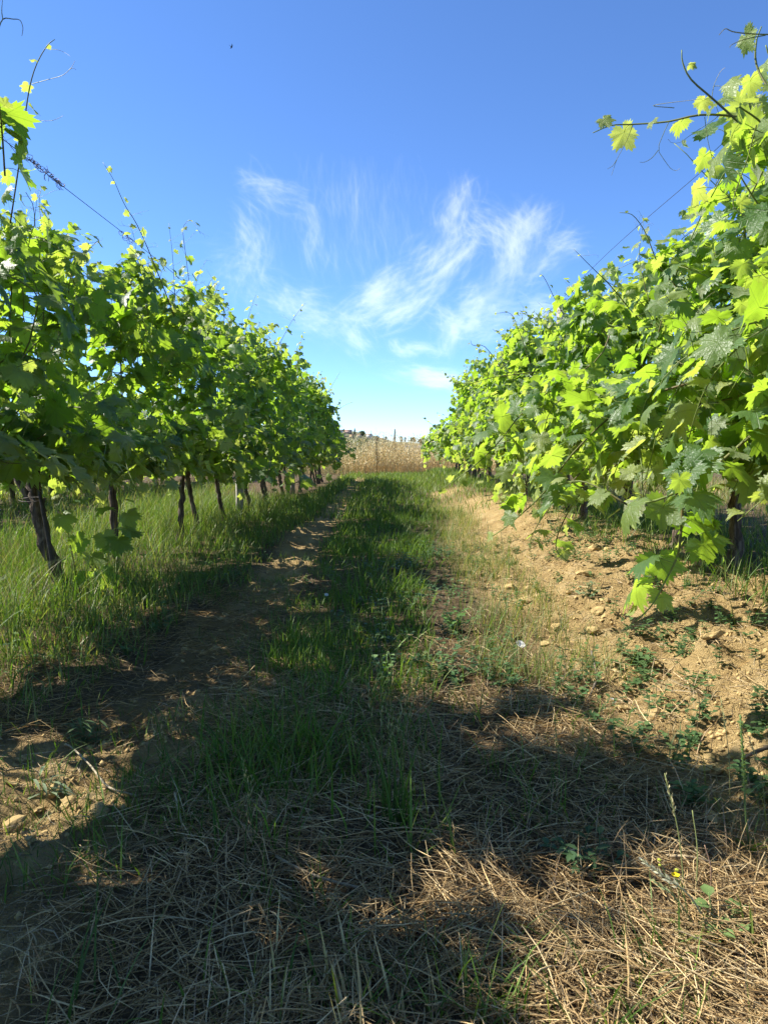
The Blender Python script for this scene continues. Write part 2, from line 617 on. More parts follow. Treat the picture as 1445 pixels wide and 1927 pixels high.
def grass_field(name, label, P, hlo, hhi, wlo, whi, cols, hmod=None, segs=4, leanmax=0.5):
    n = len(P)
    h = rng.uniform(hlo, hhi, n) * (0.55 + 0.45 * rng.random(n))
    if hmod is not None:
        h = h * hmod(P[:, 0], P[:, 1])
    w = rng.uniform(wlo, whi, n) * (1 + 0.05 * np.maximum(0, P[:, 1] - 5))
    V, F, k = blades(P, h, w, rng.uniform(0, 6.283, n), rng.uniform(0, leanmax, n), rng.uniform(0, 0.75, n) ** 1.3, segs)
    c = np.repeat(pick(n, cols), k, 0)
    me = mesh_np(name, V, [F], [M_GRASS], None, False, {'col': c})
    print(name, n, 'blades', 2 * len(F), 'tris')
    return link(name, me, kind='stuff', label=label)


def clump(x, y, s, seed):
    return np.clip(0.5 + 1.6 * fbm(x * s, y * s, seed, 3), 0, 1)


def d_strip(x, y):
    c = -0.23 + 0.02 * y
    e = 0.24 + 0.045 * np.clip(y - 2, 0, 8) + 0.10 * fbm(y * 1.3, x * 1.3, 63, 2)
    edge = sst(e + 0.12, e - 0.06, np.abs(x - c - 0.1 * sst(5, 12, y)))
    return edge * clump(x, y, 3.0, 60) * sst(1.1, 1.9, y) * (1 - 0.9 * w_soil(x, y) * sst(3.0, 2.2, y))


grass_field('grass', 'deep green grass strip growing between the wheel track and the mown straw',
            scatter(42000, -0.9, 0.75, 1.3, 9.5, d_strip, 1.5), 0.06, 0.21, 0.003, 0.0065, GREENS, lambda x, y: 0.7 + 0.6 * clump(x, y, 1.5, 61))
grass_field('grass', 'scattered green blades coming up through the mown straw',
            scatter(6000, -0.75, 0.75, 0.9, 2.6, lambda x, y: np.clip(clump(x, y, 3.2, 58) * 1.8 - .75, 0, 1) * sst(.8, .1, x), 1.2), 0.04, 0.17, 0.0025, 0.0045, GREENS, None, 4, .7)
# taller, paler seeding grass edging the strip
grass_field('grass', 'pale thin seeding grass along the edge of the bare soil bank',
            scatter(16000, 0.15, 1.1, 2.4, 10, lambda x, y: sst(.34, .14, np.abs(x - 0.50 - 0.02 * y)) * clump(x, y, 2.2, 65) * 0.9, 1.3), 0.10, 0.30, 0.0015, 0.0035, PALE + GREENS[1:2])


grass_field('grass', 'short patchy grass over the litter beside the wheel track',
            scatter(20000, -2.2, -0.1, 1.15, 5.5, lambda x, y: np.clip(clump(x, y, 2.6, 74) * 1.5 - .35, 0, 1) * (1 - .6 * w_soil(x, y)), 1.3), 0.03, 0.13, 0.002, 0.0042, GREENS, None, 3, .8)


def d_bank(x, y):
    g = sst(-0.92, -1.15, x + 0.12 * fbm(x * 2, y * 2, 72, 2)) * sst(-3.6, -3.2, x)
    g = g * (0.25 + 0.75 * sst(2.2, 2.9, y)) * (0.35 + 0.65 * clump(x, y, 2.0, 71))
    return g


grass_field('grass', 'bright green tall grass under the vines beside the wheel track',
            scatter(46000, -3.5, -0.85, 1.9, 12, d_bank, 1.25), 0.10, 0.44, 0.003, 0.007, GREENS + PALE[:2],
            lambda x, y: 0.45 + 0.55 * sst(-1.0, -1.7, x), 3)
grass_field('grass', 'sunny rough grass behind the trunks of the left hand vines',
            scatter(26000, -9.5, -3.2, 3.5, 16, lambda x, y: 0.4 + 0.6 * clump(x, y, 0.8, 73), 1.1), 0.15, 0.40, 0.004, 0.009, PALE + GREENS, None, 3)
grass_field('grass', 'thick green grass covering the far end of the aisle',
            scatter(30000, -1.6, 2.4, 8.5, 25, lambda x, y: (1 - 0.97 * w_soil(x, y)) * (0.5 + 0.5 * clump(x, y, 1.0, 75)), 1.2), 0.10, 0.26, 0.006, 0.011, GREENS + PALE[:1] + [(0.16, 0.21, 0.05), (0.20, 0.24, 0.07)], segs=3)
grass_field('grass', 'sparse grass tufts under the vines on the bare soil bank',
            scatter(16000, 1.25, 2.6, 2.0, 14, lambda x, y: clump(x, y, 2.4, 77) * sst(1.2, 1.7, x), 1.2), 0.08, 0.30, 0.003, 0.006, GREENS + PALE[:1])
grass_field('grass', 'yellowish meadow grass beyond the sunlit vine row',
            scatter(26000, 2.3, 9, 2.5, 16, lambda x, y: 0.45 + 0.55 * clump(x, y, 0.9, 79), 1.1), 0.12, 0.34, 0.004, 0.009, PALE + DRY[:1] + GREENS[1:2], None, 3)


def straws(name, label, P, lo, hi, wlo, whi, cols, tilt, lift, mat):
    n = len(P)
    L = lo + (hi - lo) * rng.random(n) ** 1.8
    w = rng.uniform(wlo, whi, n)
    az = 4.0 * fbm(P[:, 0] * 3, P[:, 1] * 3, 19, 2) + rng.normal(0, 1.0, n) + math.pi * rng.integers(0, 2, n)
    d = np.stack([np.cos(az), np.sin(az), rng.normal(0, tilt, n)], 1)
    d /= np.linalg.norm(d, axis=1)[:, None]
    sd = np.stack([-np.sin(az), np.cos(az), 0 * az], 1)
    bend = rng.normal(0, 0.28, n)
    sag = rng.normal(0.05, 0.16, n)
    t = np.array((-0.5, -0.17, 0.17, 0.5))
    q = (t ** 2 - 0.09)
    c = P[:, None, :] + L[:, None, None] * (d[:, None, :] * t[None, :, None] + sd[:, None, :] * (bend[:, None] * q[None])[..., None])
    c[..., 2] -= L[:, None] * sag[:, None] * q[None]
    c[..., 2] += lift * rng.random((n, 1)) ** 1.5
    roll = rng.uniform(-1.2, 1.2, n)
    s3 = sd * np.cos(roll)[:, None] + np.array((0, 0, 1.0)) * np.sin(roll)[:, None]
    ww = (w[:, None] * np.array((0.7, 1.0, 0.9, 0.45))[None])[..., None] * 0.5
    # three-sided stalks: a rounded look from any side
    s4 = np.cross(d, s3)
    a = c + s3[:, None, :] * ww
    b = c - s3[:, None, :] * ww
    e = c + s4[:, None, :] * ww * 0.8
    V = np.stack([a, b, e], 2).reshape(n, -1, 3)
    k = np.arange(3) * 3
    qd = np.concatenate([np.stack([k + i, k + (i + 1) % 3, k + 3 + (i + 1) % 3, k + 3 + i], 1) for i in range(2)])
    F = (qd[None] + (np.arange(n) * 12)[:, None, None]).reshape(-1, 4)
    col = np.repeat(pick(n, cols, 0.22), 12, 0)
    me = mesh_np(name, V.reshape(-1, 3), [F], [mat], None, False, {'col': col})
    print(name, n, 2 * len(F), 'tris')
    return link(name, me, kind='stuff', label=label)


def d_straw(x, y):
    m = sst(-0.75, -0.35, x + 0.15 * fbm(x * 3, y * 3, 81, 2)) * (1 - 0.85 * w_soil(x, y))
    return m * (0.45 + 0.55 * clump(x, y, 3.5, 82)) * (0.12 + 0.88 * sst(3.3, 1.7, y + .5 * fbm(x * 2, y * 2, 83, 2)))


SP = scatter(70000, -0.9, 1.25, 0.82, 3.3, d_straw, 1.35)
straws('straw', 'dry brown mown straw matted over the near ground', SP, 0.03, 0.17, 0.001, 0.0028,
       [(0.43, 0.295, 0.135), (0.32, 0.215, 0.095), (0.51, 0.375, 0.185), (0.21, 0.135, 0.058), (0.58, 0.45, 0.25)], 0.20, 0.045, M_STRAW)
SP = scatter(12000, -0.8, 1.9, 2.2, 7.5, lambda x, y: (0.2 + 0.8 * d_straw(x, y)) * sst(-.6, -.3, x), 1.4)
straws('straw', 'scattered straw and dead stalks among the weeds and soil', SP, 0.04, 0.20, 0.002, 0.0045,
       [(0.42, 0.32, 0.19), (0.33, 0.24, 0.14), (0.50, 0.40, 0.25)], 0.15, 0.03, M_STRAW)
SP = scatter(4200, -2.2, -0.55, 1.0, 5.0, lambda x, y: 0.25 + 0.75 * clump(x, y, 4, 84), 1.2)
straws('straw', 'thin dead stalks strewn over the wheel track', SP, 0.03, 0.14, 0.0012, 0.003,
       [(0.36, 0.27, 0.16), (0.25, 0.18, 0.11), (0.45, 0.36, 0.23)], 0.12, 0.02, M_STRAW)
SP = scatter(22000, 0.45, 2.0, 1.2, 6.0, lambda x, y: .25 + .75 * clump(x, y, 3, 88), 1.3)
straws('straw', 'short broken straw bits scattered over the bare soil bank', SP, 0.012, 0.07, 0.0012, 0.003,
       [(0.45, 0.34, 0.18), (0.33, 0.24, 0.12), (0.53, 0.43, 0.26), (.22, .15, .08)], 0.18, 0.015, M_STRAW)
SP = scatter(14000, -1.6, -0.45, 1.0, 5.0, lambda x, y: .3 + .7 * clump(x, y, 3, 89), 1.2)
straws('straw', 'short dead grass bits littering the wheel track', SP, 0.012, 0.08, 0.001, 0.0026,
       [(0.36, 0.26, 0.13), (0.24, 0.17, 0.09), (0.44, 0.34, 0.19), (.13, .09, .05)], 0.2, 0.018, M_STRAW)
# short upright stubble in the straw
SP = scatter(9000, -1.5, -0.3, 1.9, 4.2, lambda x, y: .3 + .7 * clump(x, y, 3, 87), 1.1)
straws('straw', 'brown thatch of dead grass beside the wheel track', SP, 0.03, 0.16, 0.0013, 0.003,
       [(0.38, 0.26, 0.105), (0.25, 0.165, 0.065), (0.45, 0.32, 0.14), (.17, .11, .04)], 0.22, 0.03, M_STRAW)
P = scatter(2600, -0.8, 1.0, 0.85, 2.6, lambda x, y: clump(x, y, 3.5, 86) * sst(-.7, -.3, x), 1.2)
n = len(P)
V, F, k = blades(P, rng.uniform(0.03, 0.13, n), rng.uniform(0.0015, 0.0035, n), rng.uniform(0, 6.28, n), rng.uniform(0, 0.6, n), rng.uniform(0, 0.5, n), 3)
link('stubble', mesh_np('stubble', V, [F], [M_STRAW], None, False, {'col': np.repeat(pick(n, DRY), k, 0)}), kind='stuff', label='short upright dry grass stubble in the mown straw')

# ------------------------------------------------------------------ tall dry wild oats at the end of the aisle
def wild_oats():
    m = 9500
    x = np.concatenate([rng.uniform(-16, 18, m // 3), rng.normal(0.4, 3.2, m - m // 3)])
    y = 25.2 + 8.5 * rng.random(m) ** 1.7
    k = (y > 25.2 + 1.2 * fbm(x * 0.5, 0 * x, 90, 2))
    x, y = x[k], y[k]
    n = len(x)
    z = ground_z(x, y)
    h = rng.uniform(0.75, 1.65, n) * (0.85 + 0.35 * fbm(x * 0.35, y * 0.35, 91, 2)) * (0.75 + 0.35 * sst(25.2, 27, y))
    w = rng.uniform(0.007, 0.013, n)
    az = rng.uniform(0, 6.28, n)
    lean = rng.uniform(0, 0.42, n)
    curl = rng.uniform(0, 0.35, n)
    P = np.stack([x, y, z], 1)
    V, F, kk = blades(P, h, w, az, lean, curl, 3, 0.3)
    green = fbm(x * 0.5, y * 0.5, 92, 2) + 0.25 * sst(1, -2, x) > 0.22
    c = np.where(green[:, None], pick(n, [(0.27, 0.28, 0.11), (0.19, 0.21, 0.08)]), pick(n, [(0.56, 0.40, 0.17), (0.62, 0.48, 0.23), (0.46, 0.30, 0.13)]))
    verts, faces, cols = [V], [F], [np.repeat(c, kk, 0)]
    # hanging spikelets on the upper half of each stem
    ns = 8
    t = rng.uniform(0.42, 1.03, (n, ns))
    hor = h[:, None] * (lean[:, None] * t + curl[:, None] * t ** 2)
    ver = h[:, None] * (t * np.sqrt(1 - 0.6 * lean[:, None] ** 2) - 0.45 * curl[:, None] * t ** 2.4)
    off = rng.normal(0, 0.045, (n, ns, 3))
    C = np.stack([x[:, None] + hor * np.cos(az)[:, None], y[:, None] + hor * np.sin(az)[:, None], z[:, None] + ver], -1) + off
    C = C.reshape(-1, 3)
    q = len(C)
    a2 = rng.uniform(0, 6.28, q)
    sd = np.stack([np.cos(a2), np.sin(a2), 0 * a2], 1)
    L = rng.uniform(0.025, 0.05, q)[:, None]
    W = L * 0.32
    dn = np.stack([rng.normal(0, .4, q), rng.normal(0, .4, q), -np.ones(q)], 1)
    Q = np.stack([C, C + dn * L * .5 + sd * W, C + dn * L, C + dn * L * .5 - sd * W], 1).reshape(-1, 3)
    FQ = np.arange(q * 4).reshape(-1, 4) + len(V)
    verts.append(Q); faces.append(FQ)
    cols.append(np.repeat(pick(q, [(0.72, 0.60, 0.32), (0.62, 0.50, 0.25), (0.78, 0.69, 0.43), (0.44, 0.40, 0.16)]), 4, 0))
    me = mesh_np('wild_oats', np.concatenate(verts), faces, [M_STRAW], None, False, {'col': np.concatenate(cols)})
    print('oats tris', 2 * (len(F) + q))
    link('wild_oats', me, kind='stuff', label='tall dry wild oats with cream spikelets closing the end of the aisle')


wild_oats()
# ------------------------------------------------------------------ grape leaves
def outline(n, seed, teeth):
    r = np.random.default_rng(seed)
    deg = np.array((0, 12, 27, 40, 53, 68, 80, 95, 110, 130, 150, 166, 180.0))
    rad = np.array((1.0, .90, .66, .82, .95, .78, .60, .70, .76, .66, .58, .48, .10))
    th = np.linspace(-180, 180, n, endpoint=False) + 180 / n
    out = []
    j1, j2 = r.normal(1, .06, 13), r.normal(1, .06, 13)
    for i, a in enumerate(th):
        rr = np.interp(abs(a), deg, rad * (j1 if a > 0 else j2))
        if teeth:
            rr *= ((1.06 + r.uniform(0, .09)) if i % 2 else (0.90 + r.uniform(-.04, .03))) if abs(a) < 170 else 1
        out.append((rr * math.sin(R(a)) * 1.04, rr * math.cos(R(a))))
    return np.array(out)


def leaf_shape(seed, lod):
    """verts in units of blade radius, node at origin, petiole along +Y; (verts, faces, matidx, uv)"""
    r = np.random.default_rng(seed)
    n = (52, 14)[lod]
    o = outline(n, seed, lod == 0)
    pts = [np.zeros((1, 2))]
    faces = []
    if lod == 0:
        m = n // 2
        inner = 0.5 * (o[0::2] + o[1::2]) * 0.52
        pts += [inner, o]
        faces.append(np.array([(0, 1 + (i + 1) % m, 1 + i) for i in range(m)]))
        f = []
        for i in range(m):
            a, b, c = 1 + m + 2 * i, 1 + m + 2 * i + 1, 1 + m + (2 * i + 2) % n
            i0, i1 = 1 + i, 1 + (i + 1) % m
            f += [(i0, b, a), (i0, i1, b), (i1, c, b)]
        f = [t for t in f if not (1 + m in t and n + m in t)]
        faces.append(np.array(f))
    else:
        pts.append(o)
        faces.append(np.array([(0, 1 + (i + 1) % n, 1 + i) for i in range(n) if i < n - 1]))
    p = np.concatenate(pts)
    u, v = p[:, 0], p[:, 1]
    rr = np.hypot(u, v)
    th = np.arctan2(u, v)
    droop, fold, wav = r.uniform(-0.12, 0.50), r.uniform(-0.25, 0.55), r.uniform(0.05, 0.20)
    z = -droop * rr ** 2 + fold * np.abs(u) * (0.5 + 0.5 * np.clip(v + .6, 0, 1)) + wav * np.sin(3 * th + r.uniform(0, 6)) * rr ** 1.5 \
        - r.uniform(0.0, 0.45) * np.clip(v, 0, 2) ** 2 + 0.05 * np.cos(2 * math.pi * (np.abs(th) / R(52))) * rr
    # each side may hang differently
    z += r.normal(0, 0.16) * u + r.normal(0, .12) * u * np.abs(u)
    b = R(r.uniform(15, 85))
    A = np.array((0, math.cos(b), -math.sin(b)))
    NN = np.array((0, math.sin(b), math.cos(b)))
    L = r.uniform(0.65, 1.05)
    J = np.array((r.uniform(-.1, .1), L, 0.12))
    V = J + u[:, None] * np.array((1.0, 0, 0)) + v[:, None] * A + z[:, None] * NN
    nb = sum(len(f) for f in faces)
    uv = np.stack([u, v], 1)
    pts_p = smooth_path([(0, 0, 0), (J[0] * .4, L * 0.5, 0.14), J], 3 if lod else 5)
    if lod == 0:
        pv, pf = tube(pts_p, 0.016, 3, False)
    else:
        pv = np.array([(-.02, 0, 0), (.02, 0, 0), J + (.02, 0, 0), J - (.02, 0, 0)])
        pf = [np.array([(0, 1, 2, 3)])]
    base = len(V)
    V = np.concatenate([V, pv])
    uv = np.concatenate([uv, np.tile((5.0, 5.0), (len(pv), 1))])
    faces = faces + [pf[0] + base]
    mi = np.concatenate([np.zeros(nb, int), np.ones(len(pf[0]), int)])
    return V, faces, mi, uv


M_PETIOLE = plain('leaf_stalk', (0.20, 0.25, 0.07), 0.5, 10, 0.3)
NVAR = 18
LEAF_HI, LEAF_LO = [], []
for k in range(NVAR):
    V, F, mi, uv = leaf_shape(500 + k, 0)
    LEAF_HI.append(mesh_np('leaf', V, F, [M_LEAF, M_PETIOLE], mi, True, None, uv))
    LEAF_LO.append(leaf_shape(500 + k, 1))


def mass_mesh(name, T, S, VAR, YT):
    """many small leaves in one mesh. T (n,3,3) rotation columns, S scale, pos inside"""
    vv, ff, mm, uu, cc = [], [], [], [], []
    off = 0
    for k in range(NVAR):
        sel = np.where(VAR == k)[0]
        if not len(sel):
            continue
        V, F, mi, uv = LEAF_LO[k]
        W = np.einsum('nij,vj->nvi', T[0][sel], V) * S[sel][:, None, None] + T[1][sel][:, None, :]
        for f, m in ((F[0], 0), (F[1], 1)):
            ff.append((f[None] + (np.arange(len(sel)) * len(V))[:, None, None] + off).reshape(-1, f.shape[1]))
            mm.append(np.full(len(f) * len(sel), m))
        vv.append(W.reshape(-1, 3))
        uu.append(np.tile(uv, (len(sel), 1)))
        cc.append(np.repeat(YT[sel], len(V), 0))
        off += len(sel) * len(V)
    c = np.concatenate(cc)
    c = np.concatenate([c, np.zeros((len(c), 1))], 1)
    return mesh_np(name, np.concatenate(vv), ff, [M_LEAFM, M_PETIOLE], np.concatenate(mm), True, {'col': c}, np.concatenate(uu))


class Vine:
    def __init__(s, base, side, rs):
        s.base, s.side, s.r = np.array(base, float), side, np.random.default_rng(rs)
        s.shoots, s.tendrils = [], []
        s.P, s.O, s.U, s.S, s.Y, s.T = [], [], [], [], [], []

    def leaf(s, p, out, up, size, youth):
        s.P.append(p); s.O.append(out); s.U.append(up); s.S.append(size); s.Y.append(youth); s.T.append(s.r.random())

    def tendril(s, p, d, L):
        r = s.r
        if s.base[1] > 10.5 or s.base[1] < 1 or s.base[0] < -4:
            return
        d = np.array(d, float); d /= np.linalg.norm(d) + 1e-9
        q = [np.array(p)]
        curl_at = r.uniform(.5, .8)
        ax = r.normal(size=3); ax /= np.linalg.norm(ax)
        n = 11
        for i in range(n):
            f = i / n
            if f > curl_at:
                d = d + 0.55 * np.cross(ax, d)
            d = d + r.normal(0, .07, 3) + np.array((0, 0, -.015))
            d /= np.linalg.norm(d)
            q.append(q[-1] + d * L / n)
        s.tendrils.append((np.array(q), 0.0011))
        if r.random() < 0.7:
            i = int(n * 0.45)
            d2 = (q[i + 1] - q[i]) / (L / n) + r.normal(0, .5, 3)
            b = [q[i]]
            for k in range(7):
                d2 = d2 / np.linalg.norm(d2) + 0.22 * np.cross(ax, d2)
                b.append(b[-1] + d2 / np.linalg.norm(d2) * L / 16)
            s.tendrils.append((np.array(b), 0.0009))

    def shoot(s, pts, r0=0.0042, r1=0.0015, size=0.085, spacing=0.08, lat=0.6, start=0.0, young=6, outward=None, tend=0.25):
        """a shoot along given points, with alternate leaves, laterals, tendrils"""
        r = s.r
        pts = np.asarray(pts, float)
        seg = np.linalg.norm(np.diff(pts, axis=0), axis=1)
        cum = np.concatenate(([0], np.cumsum(seg)))
        L = cum[-1]
        s.shoots.append((pts, np.linspace(r0, r1, len(pts))))
        nn = max(2, int(L / spacing))
        for i in range(nn):
            a = (i + 0.6) / nn * L
            if a < start:
                continue
            p = np.array([np.interp(a, cum, pts[:, k]) for k in range(3)])
            p2 = np.array([np.interp(min(L, a + .02), cum, pts[:, k]) for k in range(3)])
            t = p2 - p
            t = t / (np.linalg.norm(t) + 1e-9)
            left = nn - 1 - i
            tipf = min(1.0, (left + 0.8) / young)
            sz = size * (0.30 + 0.70 * tipf) * np.clip(r.lognormal(0, .24), .5, 1.4)
            youth = np.clip((1 - tipf) * 1.15 + r.normal(0.0, 0.07), 0, 1)
            if r.random() < 0.06:
                youth = max(youth, r.uniform(.3, .7))
            sgn = 1 if i % 2 else -1
            az = r.normal(0, 0.75)
            if abs(t[2]) > 0.6:
                o = np.array((math.cos(az) * sgn, math.sin(az), 0.12))
            else:
                h = np.cross(t, (0, 0, 1.0))
                o = h * sgn * 0.8 + t * 0.35 + np.array((0, 0, r.uniform(-.1, .35)))
            if outward is not None and r.random() < 0.6:
                o = o * 0.5 + np.array(outward) * 0.9
            o = o + r.normal(0, 0.25, 3)
            up = np.array((-0.25, 0.1, 1.0)) + r.normal(0, 0.35, 3)
            s.leaf(p, o, up, sz, youth)
            if r.random() < tend and a > .25 * L:
                s.tendril(p, -o * 0.8 + t * .7, r.uniform(.10, .24) if left > 2 else r.uniform(.06, .14))
            if lat and a > 0.12 * L and left > 3 and r.random() < lat:
                k = r.integers(2, 5)
                q = [p]
                d = o * 0.7 + r.normal(0, .35, 3) + np.array((0, 0, 0.2))
                for j in range(k):
                    d = d / np.linalg.norm(d) + r.normal(0, .25, 3)
                    q.append(q[-1] + d / np.linalg.norm(d) * 0.055)
                    s.leaf(q[-1], d * (0.6) + r.normal(0, .6, 3), np.array((0, 0, 1.0)) + r.normal(0, .4, 3),
                           size * r.uniform(.38, .72) * (1 - .12 * j), np.clip(0.04 + j / k * 0.42 + r.normal(0, .10), 0, 1))
                s.shoots.append((np.array(q), np.linspace(0.0018, 0.0009, len(q))))

    def canopy(s, rowx, top, nshoot=12, bulge=0.3, aisle=1, sprawl=0.35, cord=0.78, spread=0.55, lat=0.6, size=0.085, skirt=4, low=None):
        low = (.5 if aisle > 0 else .34) if low is None else low
        r = s.r
        bx, by, bz = s.base
        for k in range(nshoot):
            p = np.array((rowx + r.normal(0, .07), by + spread * (2 * (k + .5) / nshoot - 1) + r.normal(0, .05), bz + cord + r.normal(0, .04)))
            kind = r.random()
            q = [p]
            if kind > sprawl:                         # held up between the wires
                d = np.array((r.normal(0, .22), r.normal(0, .28), 1.0))
                ht = top + r.normal(-0.04, .15)
                lean = r.normal(aisle * .05, .16)
                while True:
                    c = q[-1]
                    d = d + r.normal(0, .16, 3)
                    d[0] += -0.9 * (c[0] - rowx - lean) * (1 if c[2] < bz + 1.7 else 0.2)
                    d[2] = max(d[2], .55)
                    if c[2] > bz + ht - .35:
                        d[2] *= .6
                        d[0] += r.normal(0, .13) - .5 * (c[0] - rowx - .1 * aisle)
                    d /= np.linalg.norm(d)
                    q.append(c + d * .075)
                    if q[-1][2] > bz + ht or len(q) > 32:
                        break
                out = np.array((aisle * (1 if r.random() < .62 else -1), 0, -.05))
                s.shoot(q, size=size, lat=lat, outward=out, spacing=.078)
            else:                                      # sprawls out of the row and hangs
                sd = aisle if r.random() < .68 else -aisle
                d = np.array((sd * r.uniform(.35, .8), r.normal(0, .35), r.uniform(.35, 1.0)))
                d /= np.linalg.norm(d)
                n = int(r.uniform(10, 21))
                for j in range(n):
                    d = d + np.array((0, 0, -r.uniform(.05, .15))) + r.normal(0, .11, 3)
                    if abs(q[-1][0] - rowx) > bulge + .25:
                        d[0] *= .6
                    d /= np.linalg.norm(d)
                    if q[-1][2] < bz + low and d[2] < 0:
                        break
                    q.append(q[-1] + d * .075)
                s.shoot(q, size=size, lat=lat, outward=(sd, 0, 0), spacing=.075)
        for k in range(9 if 2 < by < 11 else 4):        # slender young tips above the hedge
            p = np.array((rowx + r.normal(.04 * aisle, .16), by + r.uniform(-.55, .55), bz + top - .25))
            d = np.array((r.normal(0, .22), r.normal(0, .25), 1.0))
            q = [p]
            for j in range(r.integers(6, 12)):
                d = d / np.linalg.norm(d) + r.normal(0, .1, 3) + np.array((0, 0, -.03))
                q.append(q[-1] + d / np.linalg.norm(d) * .055)
            s.shoot(q, r0=.003, r1=.001, size=.07, lat=0, spacing=.05, young=9, tend=.5)
        for k in range(6 if 1 < by < 10 else 0):       # leafy spurs filling the hedge above the arms
            p = np.array((rowx + r.normal(0, .08), by + r.uniform(-.6, .6), bz + cord + r.uniform(0, .1)))
            d = np.array((r.normal(0, .5), r.normal(0, .4), 1.0))
            q = [p]
            for j in range(5):
                d = d / np.linalg.norm(d) + r.normal(0, .15, 3)
                q.append(q[-1] + d / np.linalg.norm(d) * .07)
            s.shoot(q, size=size * 1.12, lat=.2, spacing=.06, young=2, tend=0)
        for k in range(skirt):                         # short shoots off the underside of the arms
            sd = aisle if r.random() < .7 else -aisle
            p = np.array((rowx, by + r.uniform(-.55, .55), bz + cord + .05))
            d = np.array((sd * .8, r.normal(0, .45), r.uniform(-.15, .5)))
            q = [p]
            for j in range(r.integers(5, 9)):
                d = d / np.linalg.norm(d) + np.array((0, 0, -.16)) + r.normal(0, .1, 3)
                if q[-1][2] < bz + low and d[2] < 0:
                    break
                q.append(q[-1] + d / np.linalg.norm(d) * .07)
            if len(q) > 2:
                s.shoot(q, size=size, lat=lat * .4, outward=(sd, 0, -.1), spacing=.07, young=2)


def trunk_mesh(name, pts, rad, seed, ns=14, nr=26):
    r = np.random.default_rng(seed)
    p = smooth_path(pts, nr)
    p[1:-1] += r.normal(0, .006, (nr - 2, 3))
    t = np.linspace(0, 1, nr)
    base = np.interp(t, (0, .08, .3, .8, 1), (1.35, 1.12, 0.92, 1.0, 1.15)) * rad
    ang = np.arange(ns) * 2 * math.pi / ns
    rr = np.zeros((nr, ns))
    for i in range(nr):
        tw = t[i] * 2.0
        rr[i] = base[i] * (1 + 0.17 * np.sin(ang * 5 + tw * 2 + seed) + 0.11 * np.sin(ang * 3 - tw * 3) + r.normal(0, .07, ns))
    v, f = tube(p, rr, ns)
    return mesh_np(name, v, f, [M_BARK], None, False)


vine_specs = []     # (vine, root loc, label, group, trunk pts, rad)
ORD = ['first', 'second', 'third', 'fourth', 'fifth', 'sixth', 'seventh', 'eighth', 'ninth', 'tenth', 'eleventh', 'twelfth', 'thirteenth',
       'fourteenth', 'fifteenth', 'sixteenth', 'seventeenth', 'eighteenth', 'nineteenth', 'twentieth', 'twenty-first', 'twenty-second', 'twenty-third', 'twenty-fourth', 'twenty-fifth']
LX, RX = -1.95, 1.80
left_y = [-1.3, -0.3, 0.55, 1.35, 2.15, 3.1, 4.06, 4.96, 6.27, 7.26, 8.2, 9.6, 10.6, 11.6, 12.6, 13.6, 14.6, 15.6, 16.6, 17.6, 18.5, 19.5]
left_top = {-1.3: 2.0, -0.3: 2.0, 0.55: 1.95, 1.35: 1.95, 2.15: 2.35, 3.1: 1.95, 4.06: 1.98, 4.96: 1.98, 6.27: 2.08, 7.26: 2.15, 8.2: 2.22, 9.6: 2.3, 10.6: 2.35, 18.5: 1.9, 19.5: 1.5}
right_y = [1.0, 1.9, 2.85, 3.75, 4.55, 5.5, 6.5, 7.5, 8.5, 9.5, 10.5, 11.5, 12.5, 13.5, 14.5, 15.5, 16.4, 17.6, 18.8, 20.0, 21.4]
right_top = {1.0: 2.1, 1.9: 1.95, 2.85: 1.75, 3.75: 1.72, 4.55: 1.75, 5.5: 1.8, 6.5: 1.85, 7.5: 1.9, 17.6: 1.55, 18.8: 1.35, 20.0: 1.3, 21.4: 1.25}

seen = 0
for i, y in enumerate(left_y):
    r = np.random.default_rng(900 + i)
    b = np.array((LX + r.normal(0, .04), y, float(ground_z(LX, y)) - .02))
    far = y > 9.0
    v = Vine(b, 1, 1000 + i)
    top = left_top.get(y, 2.36 + r.normal(0, .09))
    v.canopy(LX, top, 17 if y < 9 else 15 if y < 13 else 14, 0.58 if 4 < y < 13 else .35, 1, 0.42 if y < 13 else .3, 0.78, 0.6, 0.8 if 1 < y < 9 else .4, 0.088 if y < 13 else 0.105, 15 if 2.5 < y < 13 else 7, .40 if y > 5 else .7)
    lean = -0.20 if y == 4.06 else 0.0 if y == 4.96 else -0.11 if r.random() < .7 else .03
    ly = r.normal(0, .05)
    pts = [b, b + (lean * .45, ly * .4, .22), b + (lean * .8, ly * .7, .45), b + (lean, ly, .66), b + (lean * 1.05, ly, .84)]
    if y > 2:
        seen += 1
        lab = 'grapevine %s from the camera in the row beside the wheel track' % ORD[seen - 1]
        if y == 4.06:
            lab = 'grapevine whose thick leaning bark trunk forks beside a thin dark stake'
        if y == 4.96:
            lab = 'grapevine with a low sucker of bright leaves in front of its trunk'
    else:
        lab = 'grapevine at the start of the wheel track row, ' + {-1.3: 'farthest behind the camera', -.3: 'just behind the camera', .55: 'level with the camera', 1.35: 'beside the first in view'}[y]
    vine_specs.append((v, b, lab, 'grapevines along the wheel track', pts, 0.036 if y == 4.06 else r.uniform(.022, .028)))

